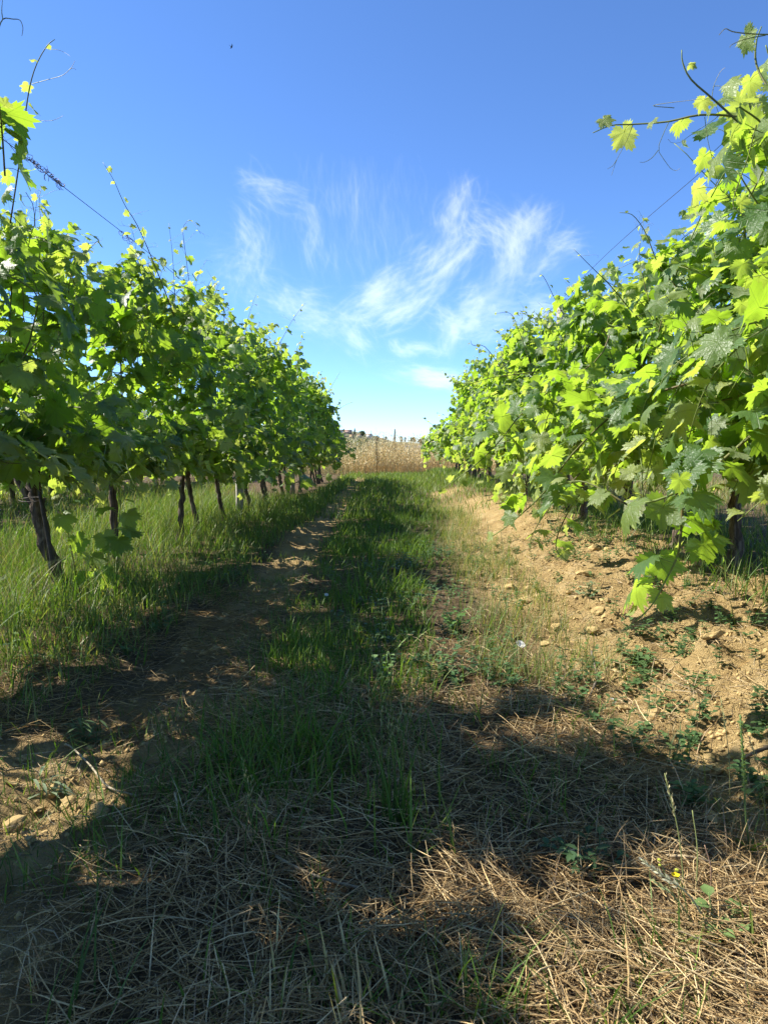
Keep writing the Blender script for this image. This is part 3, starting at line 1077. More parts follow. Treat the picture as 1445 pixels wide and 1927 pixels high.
seen = 0
for i, y in enumerate(right_y):
    r = np.random.default_rng(1900 + i)
    b = np.array((RX + r.normal(0, .04), y, float(ground_z(RX, y)) - .02))
    v = Vine(b, -1, 2000 + i)
    top = right_top.get(y, 2.08 + r.normal(0, .08))
    v.canopy(RX, top, 20 if y < 9 else 16 if y < 13 else 14, 0.50, -1, 0.46, 0.68, 0.6, 0.7 if y < 9 else .3, 0.092 if y < 13 else 0.105, 17 if y < 13 else 7, .2)
    lean = r.normal(0.03, .05); ly = r.normal(0, .06)
    pts = [b, b + (lean * .45, ly * .4, .2), b + (lean * .8, ly * .7, .4), b + (lean, ly, .58), b + (lean, ly, .74)]
    seen += 1
    lab = 'grapevine %s from the camera in the sunlit row above the bare soil bank' % ORD[seen - 1]
    vine_specs.append((v, b, lab, 'grapevines above the soil bank', pts, r.uniform(.025, .032)))

# the next row beyond, seen under the leaves
X2 = -5.65
seen = 0
for i, y in enumerate(np.arange(4.2, 24, 1.25)):
    r = np.random.default_rng(2900 + i)
    b = np.array((X2 + r.normal(0, .05), y, float(ground_z(X2, y)) - .02))
    v = Vine(b, 1, 3000 + i)
    v.canopy(X2, 1.9, 13, 0.4, 1, 0.5, 0.50, 0.65, 0.2, 0.12, 16, .1)
    lean = -.12 * r.random(); ly = r.normal(0, .06)
    pts = [b, b + (lean * .5, ly, .25), b + (lean, ly, .5), b + (lean, ly, .76)]
    lab = 'grapevine %s along the next row, behind the trunks beside the wheel track' % ORD[i]
    vine_specs.append((v, b, lab, 'grapevines in the next row', pts, .036))

BY = {(round(float(s[1][0])), round(float(s[0].base[1]), 2)): s[0] for s in vine_specs}


def vine_at(side, y):
    best = None
    for s in vine_specs:
        if (s[1][0] < -4) or (s[1][0] * side < 0):
            continue
        if best is None or abs(s[1][1] - y) < abs(best.base[1] - y):
            best = s[0]
    return best


# shoots one can point to in the photograph, built at their own distance
def px_path(keys, n=16):
    return smooth_path([at(*k) for k in keys], n)


v = vine_at(-1, 3.1)
v.shoot(px_path([(20, 420, 3.3), (38, 300, 3.1), (52, 190, 3.0), (66, 130, 2.95), (88, 88, 2.9), (104, 74, 2.9)], 18), 0.0035, .0013, .05, .09, 0, young=12, tend=.0)
v.tendrils += [(px_path([(61, 158, 3.0), (90, 150, 2.9), (118, 142, 2.85), (134, 128, 2.8), (142, 114, 2.8)]), .0016), (px_path([(130, 132, 2.8), (138, 128, 2.8), (144, 132, 2.8)], 6), .0012),
               (px_path([(86, 92, 2.9), (110, 94, 2.85), (124, 100, 2.85), (133, 106, 2.8)], 8), .0011), (px_path([(50, 222, 3.0), (90, 228, 2.9), (112, 222, 2.9), (120, 217, 2.9)], 8), .0013)]
v.shoot(px_path([(10, 330, 2.9), (4, 240, 2.6), (-6, 150, 2.4)], 10), .004, .002, .075, .085, .4)
v.tendrils += [(px_path([(-4, 60, 2.3), (6, 36, 2.3), (24, 36, 2.3), (38, 38, 2.3), (44, 52, 2.3), (42, 68, 2.3)], 16), .0022), (px_path([(6, 36, 2.3), (4, 20, 2.3), (6, -6, 2.3)], 8), .002)]
v = vine_at(-1, 2.15)
for k in range(9):                                   # highest leafy shoots, outside the view, shaped to throw the long lobe of shade
    x0, y0 = -1.95 + .08 * (k % 3), 1.9 + .05 * k
    v.shoot(smooth_path([(x0, y0, 1.5), (x0 + .12, y0 + .03, 1.95), (x0 + .2 + .03 * (k % 4), y0 + .02, 2.3), (x0 + .3 + .05 * (k % 4), y0 - .02, 2.45 + .05 * (k % 5))], 14), .004, .002, .095, .06, .8, young=3, tend=.2)
v = vine_at(-1, 4.4)
v.shoot(px_path([(330, 600, 4.9), (300, 520, 4.8), (262, 430, 4.7), (235, 385, 4.65), (215, 340, 4.6), (194, 305, 4.6)], 20), .0042, .0014, .055, .10, 0, young=11, tend=.2)
v = vine_at(-1, 5.0)
v.shoot(px_path([(330, 560, 6.0), (325, 480, 6.0), (318, 420, 6.0)], 10), .003, .0012, .05, .09, 0, young=8, tend=.5)
v.shoot(px_path([(360, 560, 6.2), (350, 480, 6.2), (345, 430, 6.1), (360, 415, 6.1), (378, 440, 6.0)], 12), .003, .0012, .05, .09, 0, young=8, tend=.5)
v = vine_at(-1, 9.6)
v.shoot(px_path([(505, 690, 11), (530, 640, 11), (552, 600, 11), (575, 570, 11)], 12), .005, .002, .06, .10, .2, young=7)
v.shoot(px_path([(590, 760, 15), (615, 740, 15), (640, 700, 15)], 10), .005, .002, .07, .12, .2, young=7)
v = vine_at(-1, 14.5)
v.shoot(px_path([(600, 800, 15), (630, 775, 15), (650, 762, 15), (664, 757, 15)], 12), .005, .002, .07, .11, .2, young=6)
v.shoot(px_path([(600, 870, 14), (630, 862, 14), (655, 848, 14), (672, 842, 14)], 12), .005, .002, .085, .11, .2, young=6)
v = vine_at(-1, 6.3)
v.shoot(px_path([(420, 850, 6.3), (480, 890, 6.0), (530, 912, 5.7), (570, 905, 5.5), (625, 893, 5.4)], 14), .005, .002, .085, .10, .2, young=5)
v.tendrils += [(px_path([(590, 905, 5.4), (606, 930, 5.4), (622, 952, 5.4)], 8), .0016)]
# sucker and low leaves at the second visible trunk
v = vine_at(-1, 4.96)
for ks in ([(145, 1085, 4.25), (132, 1020, 4.2), (125, 965, 4.2)], [(200, 1075, 4.1), (206, 1040, 4.1), (224, 985, 4.15), (228, 940, 4.4)], [(190, 1090, 4.1), (172, 1068, 4.0), (160, 1050, 4.0)], [(220, 1100, 4.1), (205, 1088, 3.9), (190, 1078, 3.9)]):
    v.shoot(px_path(ks, 8), .0035, .002, .085, .13, 0, young=2, tend=.1)
for px_, py_, yy, sz, yo in ((218, 1018, 4.05, .10, .15), (200, 1010, 4.1, .085, .55), (165, 1056, 4.0, .09, .5), (196, 1078, 3.95, .09, .05), (122, 968, 4.2, .085, .25), (160, 955, 4.4, .09, .0), (240, 965, 4.5, .09, .2)):
    p = at(px_, py_, yy)
    v.leaf(p - np.array((0.0, 0.0, 0.0)), np.array((.7, -.7, .1)) + rng.normal(0, .3, 3), np.array((0, 0, 1.0)) + rng.normal(0, .2, 3), sz, yo)

v = vine_at(1, 1.9)
v.shoot(px_path([(1600, 240, 2.1), (1500, 248, 2.1), (1400, 222, 2.1), (1320, 216, 2.1), (1255, 229, 2.15), (1190, 234, 2.2), (1150, 236, 2.2), (1115, 250, 2.2)], 24), .0042, .0014, .088, .075, .3, start=.05, young=8, tend=.12)
for k in ([(1258, 229, 2.15), (1246, 255, 2.1), (1238, 282, 2.1), (1252, 305, 2.1), (1262, 318, 2.1), (1272, 321, 2.1), (1279, 317, 2.1)],
          [(1238, 282, 2.1), (1226, 297, 2.1), (1212, 305, 2.1), (1203, 305, 2.1)], [(1190, 235, 2.2), (1176, 270, 2.2), (1160, 300, 2.2), (1150, 330, 2.2)],
          [(1160, 300, 2.2), (1152, 312, 2.2), (1142, 318, 2.2)], [(1325, 220, 2.1), (1330, 260, 2.1), (1338, 295, 2.1), (1346, 330, 2.1), (1346, 350, 2.1)],
          [(1337, 290, 2.1), (1346, 298, 2.1), (1356, 290, 2.1)], [(1268, 203, 2.0), (1230, 198, 1.95), (1330, 185, 1.9)]):
    v.tendrils.append((px_path(k, 12), .0012))
v.shoot(px_path([(1480, 330, 1.9), (1420, 260, 1.9), (1345, 190, 1.9), (1300, 150, 1.9), (1284, 118, 1.9), (1282, 94, 1.9)], 16), .0034, .0013, .07, .10, 0, young=7, tend=.3)
v.shoot(px_path([(1560, 300, 1.8), (1470, 200, 1.85), (1425, 130, 1.9), (1422, 80, 1.9), (1432, 50, 1.9)], 16), .004, .0014, .085, .07, .4, young=5, tend=.3)
v.shoot(px_path([(1600, 420, 1.9), (1500, 330, 1.9), (1440, 240, 1.85), (1390, 200, 1.8)], 14), .0042, .002, .105, .085, .4, young=3, tend=.3)
for ks in ([(1560, 520, 2.1), (1490, 380, 2.1), (1440, 280, 2.1), (1410, 200, 2.1), (1420, 140, 2.1)], [(1600, 420, 2.2), (1500, 300, 2.2), (1440, 215, 2.2), (1375, 230, 2.2)],
           [(1600, 560, 2.0), (1500, 470, 2.0), (1430, 390, 2.0), (1385, 320, 2.0)], [(1560, 260, 2.2), (1490, 160, 2.2), (1450, 110, 2.2), (1440, 85, 2.2)]):
    v.shoot(px_path(ks, 14), .004, .0018, .088, .055, .4, young=4, tend=.15)
v.tendrils += [(px_path([(1470, 65, 1.7), (1420, 64, 1.7), (1380, 60, 1.7), (1364, 54, 1.7), (1352, 66, 1.7)], 14), .0018), (px_path([(1440, 66, 1.7), (1400, 74, 1.7), (1376, 84, 1.7), (1372, 90, 1.7)], 10), .0014),
               (px_path([(1422, 235, 1.8), (1405, 300, 1.8), (1390, 340, 1.8), (1378, 385, 1.8), (1402, 408, 1.8)], 12), .0022)]
# the long shoot that hangs over the soil bank
v.shoot(px_path([(1560, 690, 2.0), (1445, 790, 2.0), (1360, 865, 2.0), (1300, 910, 2.0), (1240, 940, 2.0), (1180, 950, 2.05)], 18), .0052, .003, .092, .055, .35, young=3, tend=.2)
v.shoot(px_path([(1285, 915, 2.0), (1282, 980, 2.0), (1278, 1030, 2.0), (1268, 1060, 2.0), (1245, 1105, 1.95), (1225, 1140, 1.95), (1195, 1170, 1.95)], 16), .0040, .0018, .088, .046, .4, young=4, tend=.1)
v.shoot(px_path([(1180, 950, 2.05), (1130, 920, 2.1), (1090, 905, 2.15), (1050, 912, 2.2)], 10), .003, .0014, .06, .07, 0, young=6, tend=.2)
v.tendrils += [(px_path([(1180, 960, 2.05), (1182, 1010, 2.05), (1195, 1042, 2.05), (1215, 1058, 2.05)], 12), .0018), (px_path([(1345, 985, 2.0), (1340, 1000, 2.0), (1310, 1022, 2.0), (1295, 1022, 2.0)], 10), .0018)]
v = vine_at(1, 2.85)
v.shoot(px_path([(1300, 720, 2.6), (1180, 760, 2.8), (1080, 850, 3.0), (1020, 930, 3.1), (960, 985, 3.15), (925, 1010, 3.2)], 18), .0045, .002, .085, .058, .45, start=.2, young=4, tend=.2)
v.shoot(px_path([(1180, 860, 3.0), (1100, 920, 3.1), (1060, 980, 3.15), (1045, 1030, 3.2), (1065, 1055, 3.2)], 14), .004, .002, .09, .055, .45, start=.15, young=3, tend=.2)
v.shoot(px_path([(1100, 880, 3.1), (1030, 960, 3.2), (1000, 1010, 3.25), (998, 1040, 3.25)], 12), .003, .0014, .075, .12, 0, start=.35, young=3, tend=0)
v = vine_at(1, 3.75)
v.shoot(px_path([(1150, 620, 4.4), (1120, 680, 4.2), (1000, 760, 4.0), (940, 830, 3.9), (900, 870, 3.9), (860, 900, 3.9), (825, 925, 3.9)], 18), .0045, .0018, .085, .075, .25, start=.1, young=5, tend=.2)
v.shoot(px_path([(1240, 640, 4.4), (1200, 600, 4.4), (1150, 540, 4.3), (1115, 505, 4.3), (1078, 468, 4.3)], 14), .0042, .0014, .05, .14, 0, start=.25, young=8, tend=.3)
v.shoot(px_path([(1290, 560, 3.8), (1240, 500, 3.8), (1215, 440, 3.8), (1190, 405, 3.8), (1165, 400, 3.8)], 14), .0035, .0013, .05, .10, 0, young=8, tend=.3)
v.shoot(px_path([(1200, 760, 4.2), (1240, 620, 4.0), (1270, 520, 3.9), (1340, 360, 3.7), (1385, 280, 3.6)], 20), .0045, .002, .08, .08, .3, young=6, tend=.3)
v = vine_at(1, 6.5)
v.shoot(px_path([(1090, 640, 6.4), (1050, 575, 6.4), (1025, 525, 6.4), (1015, 515, 6.4)], 12), .004, .0015, .06, .09, .2, young=7, tend=.4)
v.shoot(px_path([(1000, 690, 7.5), (975, 620, 7.5), (960, 590, 7.5), (930, 590, 7.4)], 12), .004, .0015, .06, .09, .2, young=7, tend=.4)
v.shoot(px_path([(960, 720, 9), (915, 655, 9), (890, 650, 9), (885, 640, 9)], 12), .005, .002, .06, .10, .2, young=7, tend=.4)
v.shoot(px_path([(1010, 700, 6.6), (930, 710, 6.4), (880, 722, 6.4), (845, 716, 6.4)], 12), .004, .0016, .05, .16, 0, start=.25, young=9, tend=.1)
v = vine_at(1, 16.0)
v.shoot(px_path([(870, 825, 15), (840, 812, 15), (815, 800, 15), (795, 786, 15)], 12), .006, .0025, .08, .12, .2, young=6)

# ------------------------------------------------------------------ which leaves show, and how large (so that those become single parts)
allP, allO, allU, allS, allY, allT, own = [], [], [], [], [], [], []
for vi, sp in enumerate(vine_specs):
    v = sp[0]
    allP += v.P; allO += v.O; allU += v.U; allS += v.S; allY += v.Y; allT += v.T
    own += [vi] * len(v.P)
P_ = np.array(allP)
# openings in the row through which sun reaches the ground: leaves that would stand in these shafts are missing
gz_ = P_[:, 2] / to_sun.z
hxy = P_[:, :2] - gz_[:, None] * np.array((to_sun.x, to_sun.y))
keepl = np.ones(len(P_), bool)
low_ = (P_[:, 2] < .78) & (P_[:, 2] > .6) & (((hxy[:, 0] + 1.55) / .55) ** 2 + ((hxy[:, 1] - 2.9) / .5) ** 2 < 1)
keepl &= ~low_
open_ = (P_[:, 2] < 1.2) & (P_[:, 2] > .6) & (hxy[:, 0] > -3.1) & (hxy[:, 0] < -1.15 + .25 * fbm(hxy[:, 1] * 2, hxy[:, 0] * 2, 98, 2)) & (hxy[:, 1] > 2.15) & (hxy[:, 1] < 5.2) & (P_[:, 0] > -3.2)
keepl &= ~(open_ & (rng.random(len(P_)) < .85))
wob = 1 + .5 * fbm(P_[:, 0] * 3, P_[:, 1] * 3 + P_[:, 2] * 2, 97, 2)
for ex, ey, rx_, ry_, pr in ((-.84, 1.60, .32, .23, 1.0), (.22, 2.38, .26, .28, .8), (-.75, 2.05, .12, .07, .9), (.08, 1.28, .13, .06, 1.), (-.05, 1.12, .14, .05, 1.), (.30, 1.36, .10, .04, 1.), (-.55, 1.36, .10, .05, .9), (-.2, 2.15, .12, .07, .9), (.08, 1.75, .06, .04, 1.),
                             (.42, 1.06, .26, .13, 1.), (-.65, 4.6, .12, .16, .8), (-.85, 7.3, .14, .3, .7), (-.3, 2.95, .09, .12, .7)):
    ins = ((hxy[:, 0] - ex) / rx_) ** 2 + ((hxy[:, 1] - ey) / ry_) ** 2 < wob
    keepl &= ~(ins & (rng.random(len(P_)) < pr) & (P_[:, 0] < -.9) & (P_[:, 0] > -3.2))
for nm_ in ('allO', 'allU', 'allS', 'allY', 'allT', 'own'):
    globals()[nm_] = np.array(globals()[nm_])[keepl]
P_ = P_[keepl]; O_ = np.array(allO); U_ = np.array(allU); S_ = np.array(allS); Y_ = np.array(allY); T_ = np.array(allT); own = np.array(own)
S_ = np.clip(S_, 0.012, 0.112)
S_ = np.where((P_[:, 1] > .5) & (P_[:, 1] < 2.4) & (P_[:, 0] > 0) & (P_[:, 0] < 1.25), np.minimum(S_, .082), S_)
O_ /= np.linalg.norm(O_, axis=1)[:, None] + 1e-9
X_ = np.cross(O_, U_)
X_ /= np.linalg.norm(X_, axis=1)[:, None] + 1e-9
Z_ = np.cross(X_, O_)
ROT = np.stack([X_, O_, Z_], 2)
VAR = rng.integers(0, NVAR, len(P_))
print('leaves', len(P_))
C_ = P_ + O_ * (S_ * 1.1)[:, None] - np.array((0, 0, .3)) * S_[:, None]
px, py, dep = project(C_)
rad = S_ * FPX / np.maximum(dep, .2) * 0.62
BW, BH, BS = 482, 643, 3.0
buf = np.full((BH, BW), -1, np.int64)
cover = np.zeros(len(P_))
order = np.argsort(dep)
order = order[(dep[order] > .3) & (px[order] > -80) & (px[order] < 1525) & (py[order] > -80) & (py[order] < 2000)]
for i in order:
    r_ = max(0.6, rad[i] / BS)
    cx, cy_ = px[i] / BS, py[i] / BS
    x0, x1, y0, y1 = int(max(0, cx - r_)), int(min(BW, cx + r_ + 1)), int(max(0, cy_ - r_)), int(min(BH, cy_ + r_ + 1))
    if x0 >= x1 or y0 >= y1:
        continue
    b = buf[y0:y1, x0:x1]
    fr = b < 0
    c = fr.sum()
    if c:
        b[fr] = i
        cover[i] = c * BS * BS
single = np.zeros(len(P_), bool)
for vi in range(len(vine_specs)):
    m = np.where((own == vi) & (cover >= 27) & (rad * 2 >= 8))[0]
    m = m[np.argsort(-cover[m])][:290]
    single[m] = True
print('single leaves', single.sum())

# ------------------------------------------------------------------ build the vines
def many_tubes(name, items, nside, cold, ctip, parent, mat):
    mb = MB()
    for pts, rad_ in items:
        vv, ff = tube(pts, rad_, nside, False)
        t = np.repeat(np.linspace(0, 1, len(pts)), nside)[:, None]
        mb.add(vv, ff, 0, np.array(cold) * (1 - t) + np.array(ctip) * t)
    return mb.build(name, [mat], parent, smooth=True, kind='stuff')


for vi, (v, b, lab, grp, tp, trad) in enumerate(vine_specs):
    root = thing('grapevine', lab, 'grapevine', b, grp)
    def local(a):
        return np.asarray(a) - b
    o = link('trunk', trunk_mesh('trunk', local(tp), trad, vi), root)
    head = local(tp)[-1]
    for sd in (-1, 1):
        arm = [head + (0, 0, -.03), head + (.0, sd * .14, .035), head + (.01, sd * .32, .05), head + (-.005, sd * .5, .04)]
        link('cordon_arm', trunk_mesh('cordon_arm', arm, trad * .45, vi * 2 + sd + 10, 8, 10), root)
    if 'forks' in lab:
        link('fork', trunk_mesh('fork', [head + (0.06, 0, -.34), head + (-.05, 0, -.2), head + (-.12, .02, -.05), head + (-.16, .04, .08)], trad * .55, 77, 10, 14), root)
    near = b[1] < 9 and b[0] > -4
    for pts, rad_ in v.shoots:
        pass
    big = [(local(p), r_) for p, r_ in v.shoots if r_[0] > .0025]
    small = [(local(p), r_) for p, r_ in v.shoots if r_[0] <= .0025]
    if near:
        for p, r_ in big:
            vv, ff = tube(p, r_, 6)
            t = np.repeat(np.linspace(0, 1, len(p)), 6)[:, None]
            c = np.array((0.15, 0.115, 0.05)) * (1 - t) + np.array((0.19, 0.25, 0.07)) * t
            link('shoot', mesh_np('shoot', vv, ff, [M_STEM], None, True, {'col': c}), root)
    else:
        many_tubes('shoots', big, 4, (0.15, 0.115, 0.05), (0.19, 0.25, 0.07), root, M_STEM)
    if small and b[1] < 8 and b[0] > -4:
        many_tubes('side_shoots', small, 3, (0.14, 0.18, 0.06), (0.24, 0.29, 0.08), root, M_STEM)
    if v.tendrils:
        many_tubes('tendrils', [(local(p), np.linspace(r_, r_ * .45, len(p))) for p, r_ in v.tendrils], 3, (0.22, 0.27, 0.09), (0.36, 0.33, 0.18), root, M_STEM)
    sel = np.where((own == vi) & single)[0]
    for i in sel:
        o = bpy.data.objects.new('leaf', LEAF_HI[VAR[i]])
        M = np.eye(4)
        M[:3, :3] = ROT[i] * S_[i]
        M[:3, 3] = P_[i] - b
        o.parent = root
        o.matrix_local = Matrix(M.tolist())
        o.color = (float(Y_[i]), float(T_[i]), 0, 1)
        COL.objects.link(o)
    sel = np.where((own == vi) & ~single)[0]
    if len(sel):
        me = mass_mesh('foliage', (ROT[sel], P_[sel] - b), S_[sel] * np.where((S_[sel] > .05) & (P_[sel][:, 1] > 1), 1.07, 1.0), VAR[sel], np.stack([Y_[sel], T_[sel]], 1))
        link('foliage', me, root, kind='stuff')
print('TRIS', sum(sum(max(1,p.loop_total-2) for p in o.data.polygons) for o in bpy.data.objects if o.type=='MESH' and o.get('kind')))
print('objects', len(bpy.data.objects))

# ------------------------------------------------------------------ trellis posts, wires and stakes
def post(x, y, h, lab, cat_mat, w, lean=0.0):
    z = float(ground_z(x, y))
    t = thing('trellis_post', lab, 'trellis post', (x, y, z - .05), 'trellis posts')
    mb = MB()
    n = 9
    for k in range(n - 1):
        pass
    pts = np.stack([lean * np.linspace(0, 1, n), 0 * np.linspace(0, 1, n), np.linspace(0, h, n)], 1)
    rr = w * (1 + 0.06 * np.random.default_rng(int(y * 10)).normal(size=(n, 4)))
    vv, ff = tube(pts, rr, 4)
    mb.add(vv, ff)
    mb.build('shaft', [cat_mat], t)
    for zz in (.95, 1.5, h - .12):
        m2 = MB()
        a = np.linspace(0, 2 * math.pi, 9)
        vv, ff = tube(np.stack([np.cos(a) * w * 1.08 + lean * zz / h, np.sin(a) * w * 1.08, zz + 0 * a], 1), .002, 4)
        m2.add(vv, ff)
        m2.build('wire_tie', [M_WIRE], t)


for y, lab, m_, w in ((4.6, 'grey post among the nearest leaves of the wheel track row', M_POST, .045), (9.07, 'pale grey post standing among the trunks beside the wheel track', M_POST, .055),
                      (13.9, 'grey post halfway along the wheel track row, buried in leaves', M_POST, .05), (18.8, 'brown post near the far end of the wheel track row', M_WOOD, .055)):
    if y > 5:
        post(LX - .02, y, 2.36, lab, m_, w)
for y, lab, m_, w in ((7.8, 'pale grey post behind hanging leaves above the soil bank', M_POST, .05), (12.2, 'grey post halfway along the sunlit row, buried in leaves', M_POST, .05),
                      (16.95, 'bark covered wooden post rising clear above the far sunlit vines', M_WOOD, .085)):
    post(RX, y, 2.32 if y < 16 else 2.36, lab, m_, w)


def wire(name, x, y0, y1, z, lab, n=40, r=.0018, sag=.02):
    y = np.linspace(y0, y1, n)
    p = np.stack([x + 0 * y, y, z + float(ground_z(x, 6)) + sag * np.sin(y * 1.3)], 1)
    c = p[0].copy()
    vv, ff = tube(p - c, r, 5)
    o = link(name, mesh_np(name, vv, ff, [M_WIRE]), None, c, label=lab, category='wire', group='trellis wires')
    return o


wz = ((0.92, 'lowest trellis wire'), (1.45, 'middle trellis wire'))
for z, nm in wz:
    wire('trellis_wire', LX, -1.5, 20.5, z, nm + ' along the trunks of the wheel track row')
    wire('trellis_wire', RX, .8, 18, z - .08, nm + ' inside the sunlit row above the soil bank')
wt = wire('trellis_wire', LX, -1.5, 19, 2.37 - float(ground_z(LX, 6)), 'top trellis wire against the sky, wrapped in dried tendrils', 60, .0022, .012)
wire('trellis_wire', RX, .8, 17, 2.26, 'top trellis wire in the leaves of the sunlit row')
mb = MB()
rr_ = np.random.default_rng(5)
w0 = np.array(wt.location)
for a0, a1, k in ((3.82, 4.3, 26), (5.2, 5.5, 8)):
    for j in range(k):
        y0 = rr_.uniform(a0, a1)
        n = 12
        ph = rr_.uniform(0, 6.28)
        f = np.linspace(0, 1, n)
        rad_ = .004 + .010 * rr_.random() + .03 * f ** 3 * rr_.random()
        p = np.stack([LX + rad_ * np.cos(ph + f * 9), y0 + .07 * f * rr_.choice((-1, 1)), 2.37 + rad_ * np.sin(ph + f * 9) - .015 * f ** 3], 1)
        vv, ff = tube(p - w0, .0016, 3, False)
        mb.add(vv, ff, 0, (0.06, 0.035, 0.03))
mb.build('dried_tendril', [M_STEM], wt, label='dried brown tendrils curled tightly round the wire')

s0 = at(72, 905, 3.95); s1 = at(98, 1050, 3.95)
s2 = s1 + (s1 - s0) * .18
stake = thing('vine_stake', 'thin dark stake leaning beside the thick forked vine trunk', 'stake', s2)
vv, ff = tube(np.array([s0 + (s0 - s1) * .9, s0, (s0 + s1) / 2, s1, s2]) - s2, [.011, .012, .012, .012, .011], 7)
link('rod', mesh_np('rod', vv, ff, [M_WIRE]), stake)
a = np.linspace(0, 2 * math.pi, 13)
c = at(62, 940, 4.0) - s2
vv, ff = tube(np.stack([c[0] + .075 * np.cos(a), c[1] + .05 * np.sin(a), c[2] + .01 * np.sin(a)], 1), .0025, 4)
link('tie', mesh_np('tie', vv, ff, [M_WIRE]), stake)

# ------------------------------------------------------------------ low weeds
def oval(p, d, L, w, up=(0, 0, 1.0), fold=0.25, sag=0.2):
    d = np.array(d, float); d /= np.linalg.norm(d) + 1e-9
    s = np.cross(d, up); s /= np.linalg.norm(s) + 1e-9
    n = np.cross(s, d)
    p = np.array(p, float)
    def q(t, x):
        return p + d * L * t + s * w * x + n * (abs(x) * w * fold - sag * L * t * t)
    v = [q(0, 0), q(.3, .85), q(.62, 1.0), q(1, 0), q(.62, -1.0), q(.3, -.85), q(.35, 0), q(.68, 0)]
    return np.array(v), [np.array([(0, 1, 6, 6), ][:0] or [(6, 1, 2, 7), (6, 7, 4, 5)]), np.array([(0, 1, 6), (0, 6, 5), (7, 2, 3), (7, 3, 4)])]


def weed_into(mb, x, y, h, nst, leafL, leafW, cols, r):
    z = float(ground_z(x, y))
    for k in range(nst):
        az = r.uniform(0, 6.28)
        lean = r.uniform(.2, 1.0)
        q = [np.array((x, y, z))]
        d = np.array((math.cos(az) * lean, math.sin(az) * lean, 1.0))
        m = 4
        for j in range(m):
            d = d + r.normal(0, .25, 3)
            q.append(q[-1] + d / np.linalg.norm(d) * h / m)
        c = np.array(cols[r.integers(len(cols))]) * r.uniform(.8, 1.25)
        vv, ff = tube(q, .0011, 3, False)
        mb.add(vv, ff, 0, c * 1.2)
        for j in range(1, m + 1):
            for u in range(2):
                a = r.uniform(0, 6.28)
                vv, ff = oval(q[j], (math.cos(a), math.sin(a), r.uniform(-.1, .6)), leafL * r.uniform(.6, 1.2), leafW * r.uniform(.7, 1.2))
                mb.add(vv, ff, 0, c)


WG = [(0.085, 0.15, 0.055), (0.07, 0.13, 0.05), (0.11, 0.17, 0.06), (0.06, 0.11, 0.04)]
r = np.random.default_rng(77)
for lab, num, fx in (('small bindweed leaves creeping over the bare soil bank', 320, lambda: (r.uniform(.55, 1.5), 1.5 + 4.5 * r.random() ** 1.3)),
                     ('leafy green weeds in the middle of the aisle', 300, lambda: (r.normal(.22, .2), 2.35 + 3.2 * r.random())),
                     ('weeds among the tall grass beside the wheel track', 110, lambda: (r.uniform(-2.4, -.95), 2.3 + 4 * r.random()))):
    mb = MB()
    for k in range(num):
        x, y = fx()
        if fbm(x * 2.5, y * 2.5, 95, 2) < -.05 and k % 4:
            continue
        weed_into(mb, x, y, r.uniform(.03, .10) * (1.3 if 'middle' in lab else 1), r.integers(2, 5), .022, .0075, WG, r)
    mb.build('low_weeds', [M_WEED], None, smooth=False, kind='stuff', label=lab)


# ------------------------------------------------------------------ single plants the photograph shows
class Plant:
    def __init__(s, name, label, cat, x, y, group=None, sink=.01):
        s.o = np.array((x, y, float(ground_z(x, y)) - sink))
        s.t = thing(name, label, cat, s.o, group)

    def stem(s, keys, r0, r1, col, n=10, name='stem', sides=5):
        p = smooth_path(keys, n) - s.o
        vv, ff = tube(p, np.linspace(r0, r1, n), sides)
        c = np.repeat(np.array(col)[None] * np.linspace(.8, 1.15, n)[:, None], sides, 0)
        link(name, mesh_np(name, vv, ff, [M_STEM], None, True, {'col': c}), s.t)
        return smooth_path(keys, n)

    def oval(s, p, d, L, w, col, fold=.25, sag=.2):
        vv, ff = oval(np.array(p) - s.o, d, L, w, fold=fold, sag=sag)
        link('leaf', mesh_np('leaf', vv, ff, [M_WEED], None, False, {'col': np.tile(col, (len(vv), 1))}), s.t)

    def blade(s, p, az, h, w, lean, curl, col, name='blade', mat=None, segs=7):
        vv, f, k = blades(np.array([p]) - s.o, np.array([h]), np.array([w]), np.array([az]), np.array([lean]), np.array([curl]), segs)
        link(name, mesh_np(name, vv, [f], [mat or M_GRASS], None, True, {'col': np.tile(col, (len(vv), 1))}), s.t)

    def spike(s, pts, n, L, w, col, name='seed_head', spread=.5, mat=None):
        mb = MB()
        for k in range(n):
            f = k / n
            i = f * (len(pts) - 1.001)
            a = pts[int(i)] * (1 - i % 1) + pts[int(i) + 1] * (i % 1) - s.o
            t = pts[min(int(i) + 1, len(pts) - 1)] - pts[int(i)]
            t = t / np.linalg.norm(t)
            ang = k * 2.4
            e = np.cross(t, (math.cos(ang), math.sin(ang), .3))
            e /= np.linalg.norm(e)
            vv, ff = oval(a, t + e * spread, L * (1.1 - .5 * f), w * (1.1 - .5 * f), up=e, fold=.4, sag=0)
            mb.add(vv, ff, 0, np.array(col) * random.uniform(.8, 1.2))
        mb.build(name, [mat or M_STRAW], s.t, kind='stuff')


def gpt(px_, py_):
    """ground point seen at a photo pixel"""
    lo = .5
    y = 3.0
    for _ in range(60):
        p = at(px_, py_, y)
        dz = p[2] - float(ground_z(p[0], p[1]))
        y += dz * y / CAM_H * .6
        y = min(max(y, .6), 40)
    return at(px_, py_, y)


